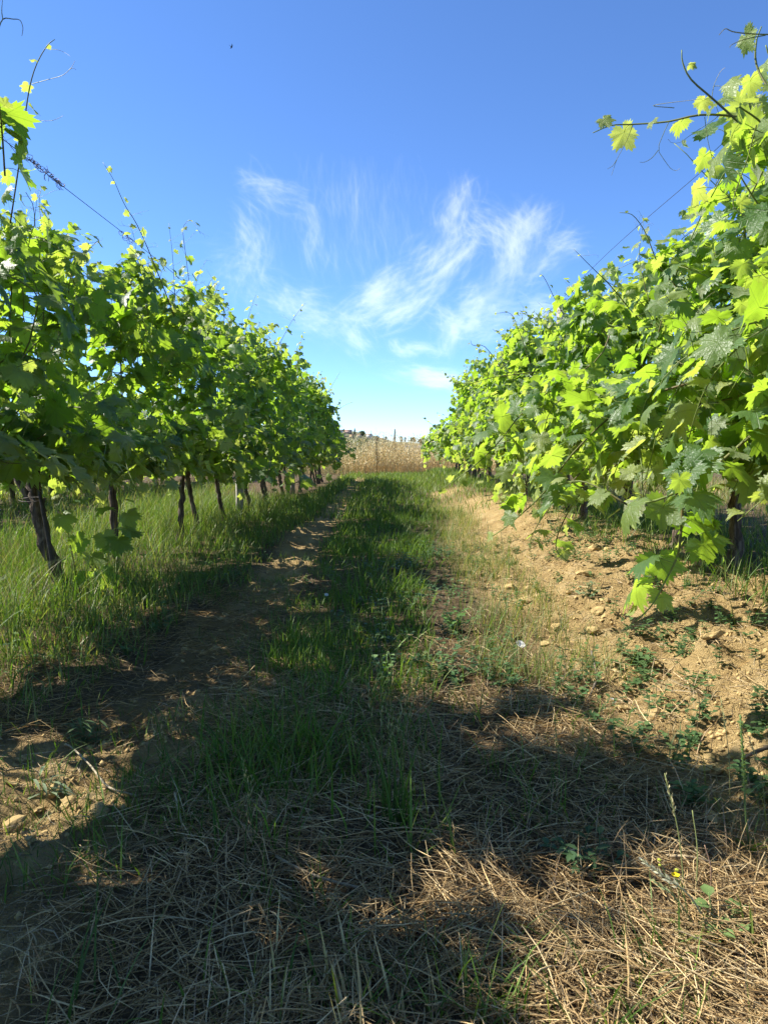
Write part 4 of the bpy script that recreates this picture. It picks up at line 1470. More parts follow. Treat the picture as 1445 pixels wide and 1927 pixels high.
def grass_tuft(name, label, bx, n, h0, h1, w, cols, lean, curl, rs, spread=.03, seeds=0, group=None):
    g = gpt(*bx)
    rr = np.random.default_rng(rs)
    p = Plant(name, label, 'grass tuft', g[0], g[1], group)
    for k in range(n):
        q = p.o + (rr.normal(0, spread), rr.normal(0, spread), 0)
        c = np.array(cols[rr.integers(len(cols))]) * rr.uniform(.8, 1.2)
        p.blade(q, rr.uniform(0, 6.28), rr.uniform(h0, h1), w * rr.uniform(.7, 1.2), rr.uniform(0, lean), rr.uniform(0, curl), c)
    for k in range(seeds):
        q = p.o + (rr.normal(0, spread), rr.normal(0, spread), 0)
        a = rr.uniform(0, 6.28)
        hh = h1 * rr.uniform(.95, 1.25)
        st = p.stem([q, q + (.01 * math.cos(a), .01 * math.sin(a), hh * .5), q + (.04 * math.cos(a), .04 * math.sin(a), hh)], .0012, .0007, cols[0], 8)
        p.spike(st[5:], 12, .012, .0018, (0.30, .30, .14))
    return p


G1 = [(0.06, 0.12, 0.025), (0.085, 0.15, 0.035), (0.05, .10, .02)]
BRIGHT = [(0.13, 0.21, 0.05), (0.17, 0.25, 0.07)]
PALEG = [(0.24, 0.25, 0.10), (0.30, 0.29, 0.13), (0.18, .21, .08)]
STUB = [(0.48, 0.39, 0.25), (0.56, 0.47, 0.31), (.36, .28, .17)]
grass_tuft('grass_tuft', 'tall dark green seeding grass tuft in the middle of the mown straw', (742, 1545), 26, .10, .28, .0052, G1, .22, .2, 1, .022, 7)
grass_tuft('grass_tuft', 'bright arching grass tuft lit by the sun at the edge of the shade', (705, 1345), 16, .12, .22, .006, BRIGHT, .6, .8, 2, .02, 2)
grass_tuft('grass_tuft', 'pale yellow green grass tuft standing at the foot of the soil bank', (880, 1075), 40, .15, .32, .003, PALEG, .3, .25, 3, .10, 8)
grass_tuft('grass_tuft', 'thin drying grass tuft close to the white flower', (1010, 1290), 26, .08, .24, .003, PALEG + G1[:1], .35, .3, 4, .05, 5)
grass_tuft('grass_tuft', 'cut tuft of dry pale stubble standing upright at the lower edge', (610, 1915), 34, .05, .13, .0055, STUB, .25, .15, 5, .06)
grass_tuft('grass_tuft', 'fresh green blades sprouting beside the sunlit straw at the lower edge', (915, 1910), 9, .06, .12, .006, BRIGHT + G1[:1], .4, .6, 6, .018)
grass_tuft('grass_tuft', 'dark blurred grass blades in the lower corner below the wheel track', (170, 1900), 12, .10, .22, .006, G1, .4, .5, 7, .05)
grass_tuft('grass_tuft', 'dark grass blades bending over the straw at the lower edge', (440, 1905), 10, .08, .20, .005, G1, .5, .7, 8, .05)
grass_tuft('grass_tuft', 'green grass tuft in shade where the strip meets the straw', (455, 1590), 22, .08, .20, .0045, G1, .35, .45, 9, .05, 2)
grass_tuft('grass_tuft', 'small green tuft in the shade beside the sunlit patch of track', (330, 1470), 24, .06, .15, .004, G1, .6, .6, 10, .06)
grass_tuft('grass_tuft', 'loose tuft of grass next to the pruned twig on the bank', (1100, 1430), 14, .06, .14, .0035, PALEG, .5, .4, 11, .04)
grass_tuft('grass_tuft', 'short blue green tuft on the bank below the twig', (1265, 1420), 14, .04, .10, .0045, [(0.10, .15, .07)], .6, .5, 12, .035)
grass_tuft('grass_tuft', 'dense green tuft in front of the leaning forked vine', (150, 1150), 40, .14, .34, .006, BRIGHT + G1, .35, .5, 13, .09, 4)
grass_tuft('grass_tuft', 'fine grass tuft at the right edge beside the tall seed stalk', (1400, 1540), 14, .10, .2, .003, PALEG, .5, .6, 14, .04, 2)

# stalks in the near corner
g = gpt(1412, 1600)
p = Plant('seed_stalk', 'thick green seed stalk with a knobbly head near the bare bank', 'wild plant', g[0], g[1])
y0 = g[1]
st = p.stem([p.o, at(1403, 1540, y0), at(1398, 1440, y0 + .01), at(1392, 1345, y0 + .02)], .0022, .0016, (0.12, .19, .06), 16)
p.spike(st[8:], 60, .008, .003, (0.15, .22, .07), 'flower_spike', .9, M_WEED)
for k in range(7):
    p.blade(p.o, k * .9, .07 + .02 * (k % 3), .007, .5, .5, (0.11, .17, .05))
for i, (bx, tx, lab) in enumerate((((1290, 1700), (1250, 1455), 'long thin grass stem leaning beside the yellow flower'), ((1308, 1690), (1302, 1525), 'short straight grass stem behind the yellow flower'),
                                   ((1335, 1690), (1325, 1590), 'bare reddish dead stalk at the shade edge'))):
    g = gpt(*bx)
    p = Plant('seeding_stem', lab, 'grass stem', g[0], g[1])
    tip = at(*tx, g[1] + .02)
    mid = (p.o + tip) / 2 + (.006, 0, .01)
    st = p.stem([p.o, mid, tip], .0014, .0008, (0.24, .27, .10) if i < 2 else (.28, .18, .12), 12)
    if i == 0:
        p.spike(st[7:], 16, .012, .002, (.42, .38, .2))
# bleached rye spike lying across the buttercup
g = gpt(1342, 1755)
p = Plant('rye_spike', 'bleached pale rye grass spike slanting past the yellow flower', 'grass stem', g[0], g[1])
st = p.stem([p.o, at(1300, 1690, g[1]), at(1250, 1650, g[1] - .01), at(1206, 1618, g[1] - .02)], .0017, .001, (.42, .42, .24), 18)
p.spike(st[8:], 22, .014, .0022, (.62, .60, .42))
st = p.stem([p.o + (-.02, 0, 0), at(1275, 1695, g[1]), at(1226, 1655, g[1])], .0013, .0008, (.25, .30, .12), 12)
p.spike(st[7:], 12, .011, .002, (.34, .38, .18))

# the yellow flower
g = gpt(1300, 1745)
p = Plant('buttercup', 'small yellow buttercup flower with two buds in the corner straw', 'flower', g[0], g[1])
GR = (0.16, .23, .06)
f0 = at(1270, 1650, g[1] - .01)
p.stem([p.o, at(1290, 1700, g[1]), f0], .0009, .0007, GR, 8)
b1 = at(1240, 1618, g[1]); b2 = at(1273, 1637, g[1] + .01)
p.stem([p.o, at(1265, 1680, g[1]), b1], .0008, .0006, GR, 8)
p.stem([p.o, at(1288, 1690, g[1]), b2], .0008, .0006, GR, 8)
for k in range(5):
    a = k * 1.2566
    vv, ff = oval(f0 - p.o, (math.cos(a), math.sin(a), .42), .0085, .0042, fold=.3, sag=-.15)
    link('petal', mesh_np('petal', vv, ff, [M_PETAL], None, True, {'col': np.tile((0.85, .62, 0.01), (8, 1))}), p.t)
BUD = blob_mesh('flower_bud', M_STEM, 3, 1, .1)
at_ = BUD.attributes.new('col', 'FLOAT_COLOR', 'POINT')
for d_ in at_.data:
    d_.color = (.40, .42, .06, 1)
for b_, s_ in ((b1, .0034), (b2, .0038), (f0 + (0, 0, .001), .0022), (b1 + (.001, 0, -.009), .0028)):
    o = link('flower_bud', BUD, p.t, b_ - p.o)
    o.scale = (s_, s_, s_)
rr = np.random.default_rng(31)
for k in range(12):
    a = rr.uniform(0, 6.28)
    p.oval(p.o + (math.cos(a) * .015, math.sin(a) * .015, .012), (math.cos(a), math.sin(a), rr.uniform(0, .5)), .028, .006, (0.20, .27, .06))


def leafy(name, label, bx, nst, h, L, w, col, lean, rs, nl=6, cat='weed', flop=.3):
    g = gpt(*bx)
    rr = np.random.default_rng(rs)
    p = Plant(name, label, cat, g[0], g[1])
    for k in range(nst):
        a = rr.uniform(0, 6.28)
        le = rr.uniform(.1, 1) * lean
        q = [p.o]
        d = np.array((math.cos(a) * le, math.sin(a) * le, 1.0))
        for j in range(5):
            d = d / np.linalg.norm(d) + rr.normal(0, .15, 3) + np.array((math.cos(a), math.sin(a), 0)) * .08 * le
            q.append(q[-1] + d / np.linalg.norm(d) * h / 5 * rr.uniform(.8, 1.1))
        c = np.array(col) * rr.uniform(.8, 1.2)
        s_ = p.stem(q, .0016, .0009, c * 1.2, 12)
        for j in range(nl):
            b = rr.uniform(0, 6.28)
            i = int(1 + (j + .5) / nl * 10.5)
            p.oval(s_[min(i, 11)], (math.cos(b), math.sin(b), rr.uniform(-.1, .7)), L * rr.uniform(.7, 1.2), w * rr.uniform(.8, 1.2), c, sag=flop)
    return p


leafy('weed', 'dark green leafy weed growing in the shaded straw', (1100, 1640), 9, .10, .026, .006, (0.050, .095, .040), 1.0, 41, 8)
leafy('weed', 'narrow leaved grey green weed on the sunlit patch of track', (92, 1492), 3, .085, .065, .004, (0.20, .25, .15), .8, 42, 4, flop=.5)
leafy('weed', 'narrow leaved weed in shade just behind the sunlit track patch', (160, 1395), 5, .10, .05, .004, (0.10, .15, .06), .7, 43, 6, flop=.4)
leafy('weed', 'spreading bindweed clump at the foot of the hanging vine shoot', (1200, 1260), 14, .12, .030, .009, (0.11, .18, .07), 1.6, 44, 8)
leafy('weed', 'leafy bindweed clump on the shady edge in the middle of the aisle', (860, 1190), 12, .13, .028, .010, (0.10, .19, .05), 1.1, 45, 8)
leafy('weed', 'grey green fuzzy weed on the bare soil below the hanging leaf', (1110, 1120), 9, .09, .028, .007, (0.15, .20, .11), 1.0, 46, 8)
leafy('weed', 'small round leaved weed right of the yellow flower', (1345, 1745), 4, .075, .026, .011, (0.16, .24, .08), .8, 47, 4)
leafy('weed', 'bindweed stem with a few arrow leaves among the seeding grass', (735, 1300), 3, .15, .026, .010, (0.15, .23, .08), .5, 48, 6)
leafy('weed', 'low weed with oval leaves at the right border of the soil bank', (1425, 1470), 4, .05, .032, .012, (0.10, .17, .06), 1.0, 49, 4)
leafy('weed', 'sprawling weed rosette on the bank between grass and clods', (1300, 1400), 4, .05, .03, .010, (0.14, .20, .08), 1.3, 50, 4)
leafy('weed', 'weed with tall thin stem beside the low sucker leaves', (138, 1100), 3, .30, .05, .006, (0.09, .15, .04), .3, 51, 7)

# white bindweed flowers
def white_flower(lab, bx, h, s, grp=None):
    g = gpt(*bx)
    p = Plant('bindweed_flower', lab, 'flower', g[0], g[1], grp)
    top = p.o + (0, 0, h)
    p.stem([p.o, (p.o + top) / 2 + (.006, 0, 0), top], .0009, .0008, GR, 7)
    n = 20
    a = np.arange(n) * 2 * math.pi / n
    V = [np.array((0, 0, 0))]
    for rr_, zz in ((.25, .3), (.6, .62), (1.0, .72)):
        V += [np.array((rr_ * math.cos(t) * s * (1 + .05 * math.cos(5 * t)), rr_ * math.sin(t) * s * (1 + .05 * math.cos(5 * t)), zz * s)) for t in a]
    F3 = np.array([(0, 1 + i, 1 + (i + 1) % n) for i in range(n)])
    F4 = np.array([(1 + k * n + i, 1 + (k + 1) * n + i, 1 + (k + 1) * n + (i + 1) % n, 1 + k * n + (i + 1) % n) for k in range(2) for i in range(n)])
    o = link('corolla', mesh_np('corolla', np.array(V), [F3, F4], [M_PETAL], None, True, {'col': np.tile((.82, .80, .82), (len(V), 1))}), p.t, top - p.o)
    o.rotation_euler = (.5, .25, 0)
    for k in range(3):
        p.oval(p.o + (0, 0, .01 * k), (math.cos(k * 2), math.sin(k * 2), .4), .025, .008, WG[2])


white_flower('open white bindweed flower by the weeds in the middle of the aisle', (977, 1232), .045, .019)
white_flower('tiny pale flower on the bank below the pruned twig', (1150, 1325), .012, .011)
white_flower('tiny pale blue white flower in the green strip', (614, 1135), .05, .012)

# twig and dead stalks lying about
def lying(name, lab, keys, r0, r1, col, cat):
    pts = [gpt(*k) + (0, 0, dz) for *k, dz in keys]
    o_ = pts[0]
    t = thing(name, lab, cat, o_)
    p = smooth_path(pts, 18) - o_
    vv, ff = tube(p, np.linspace(r0, r1, 18) * (1 + .1 * np.random.default_rng(4).normal(size=18)), 6)
    link('stalk', mesh_np('stalk', vv, ff, [M_STRAW], None, True, {'col': np.tile(col, (len(vv), 1))}), t)


lying('twig', 'crooked grey pruned twig lying on the soil bank', [(1112, 1240, .03), (1122, 1278, .012), (1118, 1300, .02), (1104, 1325, .006)], .0048, .0036, (.16, .13, .10), 'twig')
lying('dead_stalk', 'long bent dead stalk lying over the sunlit track patch', [(122, 1408, .012), (136, 1420, .02), (170, 1460, .03), (205, 1490, .012), (258, 1502, .006)], .0028, .0024, (.36, .30, .20), 'dead stalk')
lying('dead_stalk', 'pale broken stalk lying on the shaded straw', [(520, 1640, .03), (560, 1662, .03), (610, 1678, .025), (675, 1690, .02)], .0022, .0028, (.34, .27, .17), 'dead stalk')
lying('dead_stalk', 'bent straw coloured stalk standing out of the shade near the track', [(330, 1532, .05), (345, 1575, .02), (352, 1592, .01), (392, 1612, .01)], .0024, .002, (.45, .36, .22), 'dead stalk')
lying('dead_stalk', 'thick pale straw lying behind the yellow flower', [(1252, 1625, .015), (1300, 1632, .02), (1362, 1645, .015)], .0034, .0028, (.42, .33, .2), 'dead stalk')
lying('twig', 'dark root end poking out of the bank at the right edge', [(1385, 1446, .01), (1410, 1442, .03), (1450, 1425, .03)], .0035, .006, (.12, .09, .06), 'twig')

# broad green dock leaves and far spike
y = 27.0
b0 = at(743, 880, y)
p = Plant('dock_plant', 'tall brown seed spike rising above the dry wild oats', 'wild plant', b0[0], y)
st = p.stem([p.o, at(743, 850, y), at(742.5, 825, y), at(743, 808, y)], .014, .008, (.34, .27, .15), 20)
p.spike(st[6:], 260, .06, .018, (.34, .26, .15), 'seed_head', .9)
b0 = at(709, 888, 25.3)
p = Plant('dead_weed', 'thin dark dead weed stem standing before the dry wild oats', 'wild plant', b0[0], 25.3)
st = p.stem([p.o, at(709, 865, 25.3), at(708.5, 845, 25.3), at(709, 822, 25.3)], .010, .006, (.14, .11, .07), 16)
p.spike(st[4:], 90, .10, .014, (.15, .13, .07), 'seed_head', 1.2)

# ------------------------------------------------------------------ bird
bp = at(436, 88, 40)
t = thing('bird', 'small dark bird flying high in the clear blue sky', 'bird', bp)
mb = MB()
vv, ff = tube([(0, -.055, 0), (0, -.04, 0), (0, 0, .0), (0, .045, 0), (0, .075, -.005), (0, .11, -.008)], [.004, .014, .019, .014, .007, .003], 8)
mb.add(vv, ff)
for sx in (-1, 1):
    wv = np.array([(sx * .01, -.03, .005), (sx * .01, .03, .005), (sx * .06, .02, .03), (sx * .06, -.04, .03), (sx * .15, .05, .02), (sx * .10, -.01, .03),
                   (sx * .01, -.03, .001), (sx * .01, .03, .001), (sx * .06, .02, .026), (sx * .06, -.04, .026), (sx * .10, -.01, .026)])
    mb.add(wv, [np.array([(0, 1, 2, 3), (9, 8, 7, 6)]), np.array([(3, 2, 5), (2, 4, 5), (10, 8, 9), (10, 4, 8)])])
    mb.add(np.array([(0, .09, 0), (sx * .004, .10, -.004), (sx * .03, .16, -.008), (sx * .012, .10, .004)]), [np.array([(0, 1, 2), (0, 2, 3), (1, 3, 2), (0, 3, 1)])])
o = mb.build('body', [M_DARK], t)
o.rotation_euler = (.5, .5, 2.2)

# ------------------------------------------------------------------ hill with the village, far trees, tunnels
def hill_h(x, y):
    x = np.asarray(x, float); y = np.asarray(y, float)
    top = 2.5 + np.interp(x, (-500, -127, -88, -51, -33, 0, 33, 66, 200, 600), (60, 48, 44, 37.5, 32, 22, 21, 17, 15, 3))
    return -2.5 + top * sst(1080, 1480, y + 25 * fbm(x * .02, x * 0, 33, 2)) * (1 + .05 * fbm(x * .03, y * .03, 34, 2)) - 0.02 * np.maximum(0, y - 1520)


hx = np.linspace(-900, 900, 190)
hy = np.concatenate([np.linspace(1000, 1560, 50), np.linspace(1600, 2600, 12)])
HX, HY = np.meshgrid(hx, hy)
idx = np.arange(HX.size).reshape(HX.shape)
hq = np.stack([idx[:-1, :-1], idx[:-1, 1:], idx[1:, 1:], idx[1:, :-1]], -1).reshape(-1, 4)
M_HILL, nt, b, out = new_mat('hill_cover')
geo = N(nt, 'ShaderNodeNewGeometry')
nt.links.new(ramp(nt, noise(nt, geo.outputs['Position'], 0.06, 6, .7), [(0.35, (0.05, 0.07, 0.035)), (0.5, (0.11, 0.12, 0.06)), (0.62, (0.25, 0.22, 0.13))]), b.inputs['Base Color'])
b.inputs['Roughness'].default_value = 1
link('hill', mesh_np('hill', np.stack([HX.ravel(), HY.ravel(), hill_h(HX, HY).ravel()], 1), [hq], [M_HILL], None, True), kind='structure')

M_ROOF = plain('clay_roof', (0.34, 0.19, 0.13), .9, .8, .3)
M_GLASS = plain('dark_window', (0.05, 0.06, 0.07), .3, 1, .1)
WALLS = {k: plain('plaster_' + k, c, .9, .4, .12) for k, c in (('cream', (.55, .48, .36)), ('pink', (.50, .35, .28)), ('white', (.66, .63, .56)), ('ochre', (.50, .38, .22)))}


def on_hill(pxl, pyb):
    for y in np.arange(1090, 1500, 4.0):
        p = at(pxl, pyb, y)
        if p[2] <= float(hill_h(p[0], y)) + .3:
            break
    return float(y)


def house(pxl, pyb, wpx, hpx, wall, lab, rot):
    y = on_hill(pxl, pyb)
    p = at(pxl, pyb, y)
    g = float(hill_h(p[0], y)) - 1.0
    w = wpx / FPX * y
    h = max(2.8, hpx / FPX * y)
    base = p[2]
    t = thing('house', lab, 'house', (p[0], y, min(g, base)), 'village houses')
    lift = base - min(g, base)
    d = w * .8
    o = MB()
    o.add(*box((0, 0, (h + lift) / 2), (w, d, h + lift), rot))
    o.build('wall', [WALLS[wall]], t)
    m = MB()
    e = .5
    rh = w * .16
    v = np.array([(-w / 2 - e, -d / 2 - e, 0), (w / 2 + e, -d / 2 - e, 0), (w / 2 + e, d / 2 + e, 0), (-w / 2 - e, d / 2 + e, 0), (-w / 2 - e, 0, rh), (w / 2 + e, 0, rh)])
    cr, sr = math.cos(rot), math.sin(rot)
    v = v @ np.array(((cr, sr, 0), (-sr, cr, 0), (0, 0, 1))) + (0, 0, h + lift + .01)
    m.add(v, [np.array([(0, 1, 5, 4), (2, 3, 4, 5), (0, 3, 2, 1)]), np.array([(0, 4, 3), (1, 2, 5)])])
    rf = m.build('roof', [M_ROOF], t)
    c = MB()
    c.add(*box((w * .2, d * .1, h + lift + rh + .3), (.8, .8, 1.6), rot))
    c.build('chimney', [WALLS[wall]], rf)
    nw = max(2, int(w / 3))
    for k in range(nw):
        for f in range(1 if h < 4.5 else 2):
            q = np.array((-w / 2 + w * (k + .5) / nw, -d / 2 - .02, lift + 1.6 + 3 * f))
            q[:2] = (q[0] * cr - q[1] * sr, q[0] * sr + q[1] * cr)
            m = MB()
            m.add(*box(q, (1.0, .12, 1.4), rot))
            m.build('window', [M_GLASS], t)


for a in ((623, 820, 7, 6.5, 'ochre', 'ochre house lowest at the vine edge of the village', .2), (631, 817, 9, 5.5, 'cream', 'cream house with red roof below the ridge, first from the vines', -.1),
          (641, 814.5, 8, 4.5, 'white', 'pale house on the ridge beside the small round tree', .15), (645, 821, 9, 5, 'pink', 'pinkish house on the slope under the pale ridge house', 0.1),
          (655.5, 815.5, 13, 4.5, 'pink', 'long house with wide red roof next to the tall cypress', .05), (637, 826, 6, 5, 'cream', 'small cream house half hidden low on the slope', .3),
          (694.5, 825, 10, 7, 'white', 'large whitewashed house right of the round dark trees', -.1), (676, 823, 8, 4, 'cream', 'low cream house between cypress and whitewashed house', .2),
          (719, 829, 6, 4, 'ochre', 'little ochre house down the falling ridge', .1), (662, 824, 8, 4.5, 'ochre', 'ochre house under the tall cypress', -.2)):
    house(*a)


def far_tree(name, lab, pxl, pyb, wpx, hpx, y, cols, rs, grp, ground=None, nl=240, trunk=True, conical=0.0):
    rr = np.random.default_rng(rs)
    if y > 1000:
        y = on_hill(pxl, pyb)
    p = at(pxl, pyb, y)
    g = (float(hill_h(p[0], y)) if y > 1000 else float(ground_z(p[0], y))) - .2
    h = max(hpx / FPX * y, p[2] + hpx / FPX * y - g)
    w = wpx / FPX * y
    t = thing(name, lab, 'tree', (p[0], y, g), grp)
    hc = hpx / FPX * y
    if y > 1000:
        hc = h * .96
    vv, ff = tube([(0, 0, 0), (.03 * w, 0, h - hc * .7), (0, .03 * w, h - hc * .2)], [w * .09, w * .06, w * .02], 7)
    link('trunk', mesh_np('trunk', vv, ff, [M_WOOD]), t)
    d = rr.normal(size=(nl, 3)); d /= np.linalg.norm(d, axis=1)[:, None]
    rad = (0.55 + .45 * rr.random(nl)) * (1 + .35 * fbm(d[:, 0] * 2.2 + rs, d[:, 2] * 2.2 + d[:, 1], rs, 2))
    zz = d[:, 2] * rad
    wid = 1 - conical * .85 * (zz + 1) / 2
    C = np.stack([d[:, 0] * rad * w / 2 * wid, d[:, 1] * rad * w / 2 * wid, h - hc * .5 + zz * hc * .5], 1)
    s = w * .10 * rr.uniform(.6, 1.5, nl)[:, None]
    a = rr.normal(size=(nl, 3)); a /= np.linalg.norm(a, axis=1)[:, None]
    b_ = np.cross(a, rr.normal(size=(nl, 3))); b_ /= np.linalg.norm(b_, axis=1)[:, None]
    V = np.stack([C - a * s, C + b_ * s * .7, C + a * s, C - b_ * s * .7], 1).reshape(-1, 3)
    me = mesh_np('crown', V, [np.arange(nl * 4).reshape(-1, 4)], [M_WEED], None, False, {'col': np.repeat(pick(nl, cols, .2), 4, 0)})
    link('crown', me, t, kind='stuff')


CY = [(0.028, 0.045, 0.022), (0.04, 0.06, 0.03)]
OL = [(0.13, 0.16, 0.09), (0.17, 0.19, 0.11), (0.09, 0.12, 0.06)]
GRN = [(0.045, 0.07, 0.025), (0.07, 0.10, 0.035)]
far_tree('cypress_tree', 'tall dark cypress standing highest on the village ridge', 667.5, 818, 5.5, 13, 1450, CY, 1, None, conical=.75)
far_tree('cypress_tree', 'thin dark cypress above the whitewashed house', 698.5, 818, 2.2, 9, 1480, CY, 2, None, conical=.8)
far_tree('cypress_tree', 'narrow dark cypress low among the ochre houses', 630.5, 826, 4, 11, 1440, CY, 3, None, conical=.6)
far_tree('round_tree', 'broad dark tree between the cypress and whitewashed house', 681, 819, 13, 8, 1455, GRN, 4, None)
far_tree('round_tree', 'small round tree on the ridge over the pale houses', 632.5, 811, 4, 4, 1485, GRN, 5, None)
far_tree('round_tree', 'small tree on the roofline of the pale ridge house', 647, 812, 4, 5, 1485, CY, 6, None)
far_tree('round_tree', 'dark tree just behind the dead weed stem', 710.5, 829, 7, 10, 1400, CY, 7, None)
far_tree('round_tree', 'pointed little tree on the falling ridge before the spike', 726, 827, 5, 6, 1430, GRN, 8, None)
far_tree('round_tree', 'dark bushy tree right of the brown seed spike', 755, 831, 7, 10, 1300, GRN, 9, None)
far_tree('round_tree', 'smaller dark tree beyond the plastic tunnels, second from the spike', 762.5, 829, 5, 7, 1350, CY, 10, None)
far_tree('round_tree', 'low spreading tree above the plastic tunnels', 777, 829, 12, 7, 1300, GRN, 11, None)
far_tree('round_tree', 'flat hedge like tree far right over the tunnels', 795, 829, 16, 5, 1380, GRN, 12, None)
for k, (pxl, py_, w, h, y, lab) in enumerate(((648, 848, 34, 22, 140, 'grey green olive tree below the village, nearest the vines'), (683, 850, 30, 24, 150, 'grey green olive tree below the cypress'),
                                              (612, 850, 40, 30, 120, 'olive tree mostly hidden behind the end of the vine row'), (735, 852, 26, 18, 170, 'low olive tree behind the brown seed spike'),
                                              (850, 852, 60, 22, 110, 'olive tree behind the far sunlit vines'), (560, 852, 60, 40, 130, 'olive tree hidden behind the wheel track row'), (905, 852, 60, 34, 140, 'olive tree hidden behind the sunlit row'))):
    far_tree('olive_tree', lab, pxl, py_, w, h, y, OL, 30 + k, 'olive trees below the village', nl=900)

M_PLAST, nt, b, out = new_mat('tunnel_plastic')
b.inputs['Base Color'].default_value = (.62, .66, .72, 1)
b.inputs['Roughness'].default_value = .35
t_ = N(nt, 'ShaderNodeBsdfTranslucent'); t_.inputs[0].default_value = (.6, .64, .7, 1)
mx = N(nt, 'ShaderNodeMixShader'); mx.inputs[0].default_value = .4
nt.links.new(b.outputs[0], mx.inputs[1]); nt.links.new(t_.outputs[0], mx.inputs[2]); nt.links.new(mx.outputs[0], out.inputs[0])
for k, (pxl, lab) in enumerate(((766, 'plastic tunnel nearest the brown seed spike'), (789, 'plastic tunnel in the middle beyond the dry oats'), (813, 'plastic tunnel beside the far sunlit vines'))):
    y = 150.0
    g = at(pxl, 850, y)
    t = thing('plastic_tunnel', 'pale grey ' + lab, 'greenhouse', (g[0], y, float(ground_z(g[0], y)) - .1), 'plastic tunnels')
    a = np.linspace(0, math.pi, 13)
    yy = np.linspace(0, 28, 15)
    V = np.array([(1.32 * math.cos(q), yv, 3.15 * math.sin(q) ** .8 + .02 * math.sin(yv * 2 + k)) for yv in yy for q in a])
    i_ = np.arange(14)[:, None] * 13 + np.arange(12)[None]
    F = np.stack([i_, i_ + 13, i_ + 14, i_ + 1], -1).reshape(-1, 4)
    end = [np.array([list(range(13))])]
    link('plastic_sheet', mesh_np('plastic_sheet', V, [F] + end, [M_PLAST], None, False), t)
    for yv in yy[::2]:
        vv, ff = tube([(1.34 * math.cos(q), yv - .05, 3.17 * math.sin(q) ** .8) for q in a], .03, 4)
        link('hoop', mesh_np('hoop', vv, ff, [M_WIRE]), t)

# ------------------------------------------------------------------ cirrus: a thin torn sheet of ice cloud, high up and kilometres away
GS = 2.5
GXp = np.arange(350, 1180, GS)
GYp = np.arange(280, 770, GS)
D = np.zeros((len(GYp), len(GXp)))
cr_ = np.random.default_rng(64)


def splat(x, y, w):
    fx = (x - GXp[0]) / GS; fy = (y - GYp[0]) / GS
    ix = np.floor(fx).astype(int); iy = np.floor(fy).astype(int)
    k = (ix >= 0) & (iy >= 0) & (ix < len(GXp) - 1) & (iy < len(GYp) - 1)
    ix, iy, fx, fy, w = ix[k], iy[k], (fx - ix)[k] if False else fx[k] - ix[k], fy[k] - iy[k], w[k]
    np.add.at(D, (iy, ix), w * (1 - fx) * (1 - fy)); np.add.at(D, (iy, ix + 1), w * fx * (1 - fy))
    np.add.at(D, (iy + 1, ix), w * (1 - fx) * fy); np.add.at(D, (iy + 1, ix + 1), w * fx * fy)


def wisp(keys, width, inten, nfil=90, length=90, fan=0.25, turn=0.0, w_end=None):
    """filaments combed along a curved spine"""
    c = smooth_path(np.array([(a, b, 0) for a, b in keys], float), 120)[:, :2]
    t = np.gradient(c, axis=0); t /= np.linalg.norm(t, axis=1)[:, None]
    w_end = width if w_end is None else w_end
    width, w_end = width * 1.25, w_end * 1.25
    nfil = int(nfil * 1.5)
    for k in range(nfil):
        s = cr_.random()
        i = int(s * 119)
        off = cr_.normal(0, 1) * (width + (w_end - width) * s)
        x, y = c[i] + np.array((-t[i, 1], t[i, 0])) * off
        a = math.atan2(t[i, 1], t[i, 0]) + cr_.normal(0, fan) + turn
        L = length * cr_.uniform(.35, 1.3)
        L *= 1.15
        n = int(L / 1.3)
        u = np.linspace(-.5, .5, n)
        bend = cr_.normal(0, .9) + turn * .8
        aa = a + bend * u + .12 * np.sin(u * 9 + cr_.uniform(0, 6))
        X = x + np.cumsum(np.cos(aa)) * 1.3 - np.cos(a) * L / 2
        Y = y + np.cumsum(np.sin(aa)) * 1.3 - np.sin(a) * L / 2
        prof = np.clip(1 - (2 * u) ** 2, 0, 1) ** 1.2 * np.exp(-.5 * (off / max(width, 1) / 1.6) ** 2)
        splat(X, Y, inten * cr_.uniform(.2, 1.3) * prof)


wisp([(472, 348), (520, 350), (562, 362)], 7, .25, 60, 60, .2)
wisp([(470, 335), (520, 380), (575, 400), (592, 440), (594, 490)], 10, .22, 80, 80, .22)
wisp([(585, 400), (592, 430), (585, 465)], 4, .3, 30, 50, .2)
wisp([(455, 410), (480, 450), (478, 510), (462, 560)], 14, .22, 90, 90, .3)
wisp([(410, 500), (450, 480), (490, 500)], 20, .14, 60, 90, .5)
wisp([(640, 330), (640, 420), (650, 500)], 55, .10, 110, 130, .12)
wisp([(720, 330), (725, 420), (735, 480)], 40, .07, 70, 130, .12)
wisp([(868, 365), (858, 400), (846, 440), (812, 490), (765, 520), (715, 560), (670, 585), (620, 610)], 13, .30, 300, 90, .3, w_end=20)
wisp([(868, 368), (852, 400), (842, 425)], 4, .3, 30, 60, .1)
wisp([(880, 470), (850, 505), (810, 545), (770, 580), (730, 600)], 9, .36, 150, 80, .2)
wisp([(745, 520), (720, 545), (680, 560)], 10, .30, 90, 60, .35)
wisp([(900, 415), (935, 430), (962, 470), (948, 520), (915, 560), (890, 580)], 15, .28, 220, 80, .35)
wisp([(1010, 405), (985, 440), (970, 490), (935, 540)], 14, .24, 160, 90, .3)
wisp([(965, 400), (985, 430), (1000, 470)], 14, .18, 80, 70, .5)
wisp([(1085, 455), (1050, 470), (1020, 500), (985, 520)], 12, .2, 110, 70, .35)
wisp([(950, 555), (905, 585), (860, 605), (830, 590)], 14, .26, 130, 80, .3)
wisp([(880, 600), (850, 630), (842, 650)], 10, .30, 90, 60, .3)
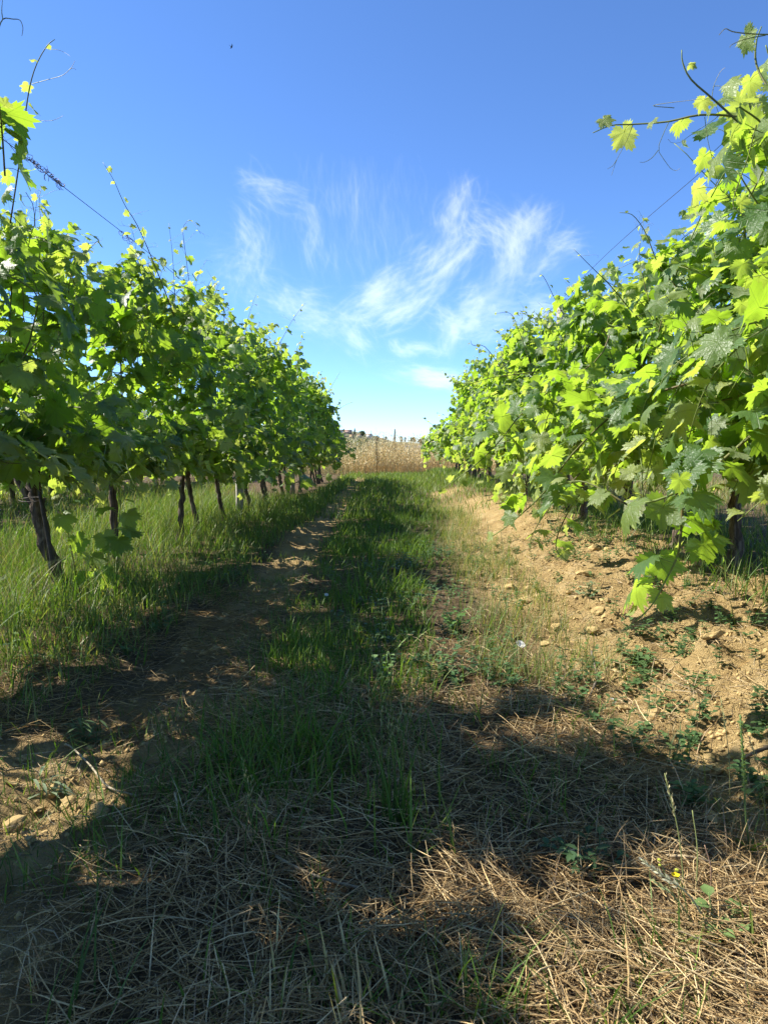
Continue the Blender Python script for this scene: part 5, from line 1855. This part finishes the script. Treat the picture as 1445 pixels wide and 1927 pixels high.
wisp([(880, 615), (940, 600), (990, 590), (1040, 590)], 16, .30, 170, 80, .25)
wisp([(480, 545), (540, 580), (590, 600), (640, 612), (690, 650)], 16, .22, 190, 90, .3)
wisp([(530, 560), (560, 575), (600, 580)], 16, .24, 90, 70, .4)
wisp([(640, 610), (665, 640), (700, 652)], 6, .18, 40, 50, .2)
wisp([(738, 642), (752, 660), (776, 662)], 5, .34, 45, 36, .4)
wisp([(778, 656), (800, 655), (832, 660)], 4, .32, 45, 44, .12)
wisp([(740, 702), (800, 710), (850, 714), (910, 722)], 5, .34, 110, 90, .08)
wisp([(660, 806), (700, 800)], 4, .05, 10, 40, .1)
D0 = D * 1.0
for _ in range(7):
    D[1:-1, 1:-1] = (D[1:-1, 1:-1] * 2 + D[:-2, 1:-1] + D[2:, 1:-1] + D[1:-1, :-2] + D[1:-1, 2:]) / 6
D = 0.38 * (1 - np.exp(-(D * 0.20 + D0 * 0.22) * (0.45 + 1.5 * np.clip(fbm(GXp[None, :] / 42, GYp[:, None] / 55, 66, 4, .6) + .3, 0, 1))))
edge = np.minimum(np.minimum(np.arange(len(GXp))[None, :], np.arange(len(GXp))[None, ::-1]), np.minimum(np.arange(len(GYp))[:, None], np.arange(len(GYp))[::-1, None]))
D *= np.clip(edge / 6, 0, 1)
PX, PY = np.meshgrid(GXp, GYp)
dirs = np.stack([(PX - 722.5) / FPX, -(PY - 963.5) / FPX, -np.ones_like(PX)], -1) @ _cm.T
cpos = dirs * (2200.0 / dirs[..., 2:3]) + np.array((0, 0, CAM_H))
idx = np.arange(PX.size).reshape(PX.shape)
cq = np.stack([idx[:-1, :-1], idx[1:, :-1], idx[1:, 1:], idx[:-1, 1:]], -1)
keep = np.maximum.reduce([D[:-1, :-1], D[1:, :-1], D[1:, 1:], D[:-1, 1:]]) > 0.004
M_CLOUD = bpy.data.materials.new('ice_cloud')
M_CLOUD.use_nodes = True
nt = M_CLOUD.node_tree
nt.nodes.remove(nt.nodes['Principled BSDF'])
a_ = N(nt, 'ShaderNodeAttribute', attribute_name='col')
tp = N(nt, 'ShaderNodeBsdfTransparent')
df = N(nt, 'ShaderNodeBsdfTranslucent'); df.inputs[0].default_value = (.95, .95, .95, 1)
d2 = N(nt, 'ShaderNodeBsdfDiffuse'); d2.inputs[0].default_value = (.9, .9, .9, 1)
m1 = N(nt, 'ShaderNodeMixShader'); m1.inputs[0].default_value = .3
m2 = N(nt, 'ShaderNodeMixShader')
nt.links.new(df.outputs[0], m1.inputs[1]); nt.links.new(d2.outputs[0], m1.inputs[2])
nt.links.new(a_.outputs['Fac'], m2.inputs[0])
nt.links.new(tp.outputs[0], m2.inputs[1]); nt.links.new(m1.outputs[0], m2.inputs[2])
nt.links.new(m2.outputs[0], nt.nodes['Material Output'].inputs[0])
cf = cq[keep]
used = np.unique(cf)
remap = np.zeros(PX.size, int); remap[used] = np.arange(len(used))
link('clouds', mesh_np('clouds', cpos.reshape(-1, 3)[used], [remap[cf]], [M_CLOUD], None, True, {'col': D.ravel()[used]}), kind='stuff', label='thin torn white cirrus wisps high in the blue sky')
print('cloud faces', keep.sum())
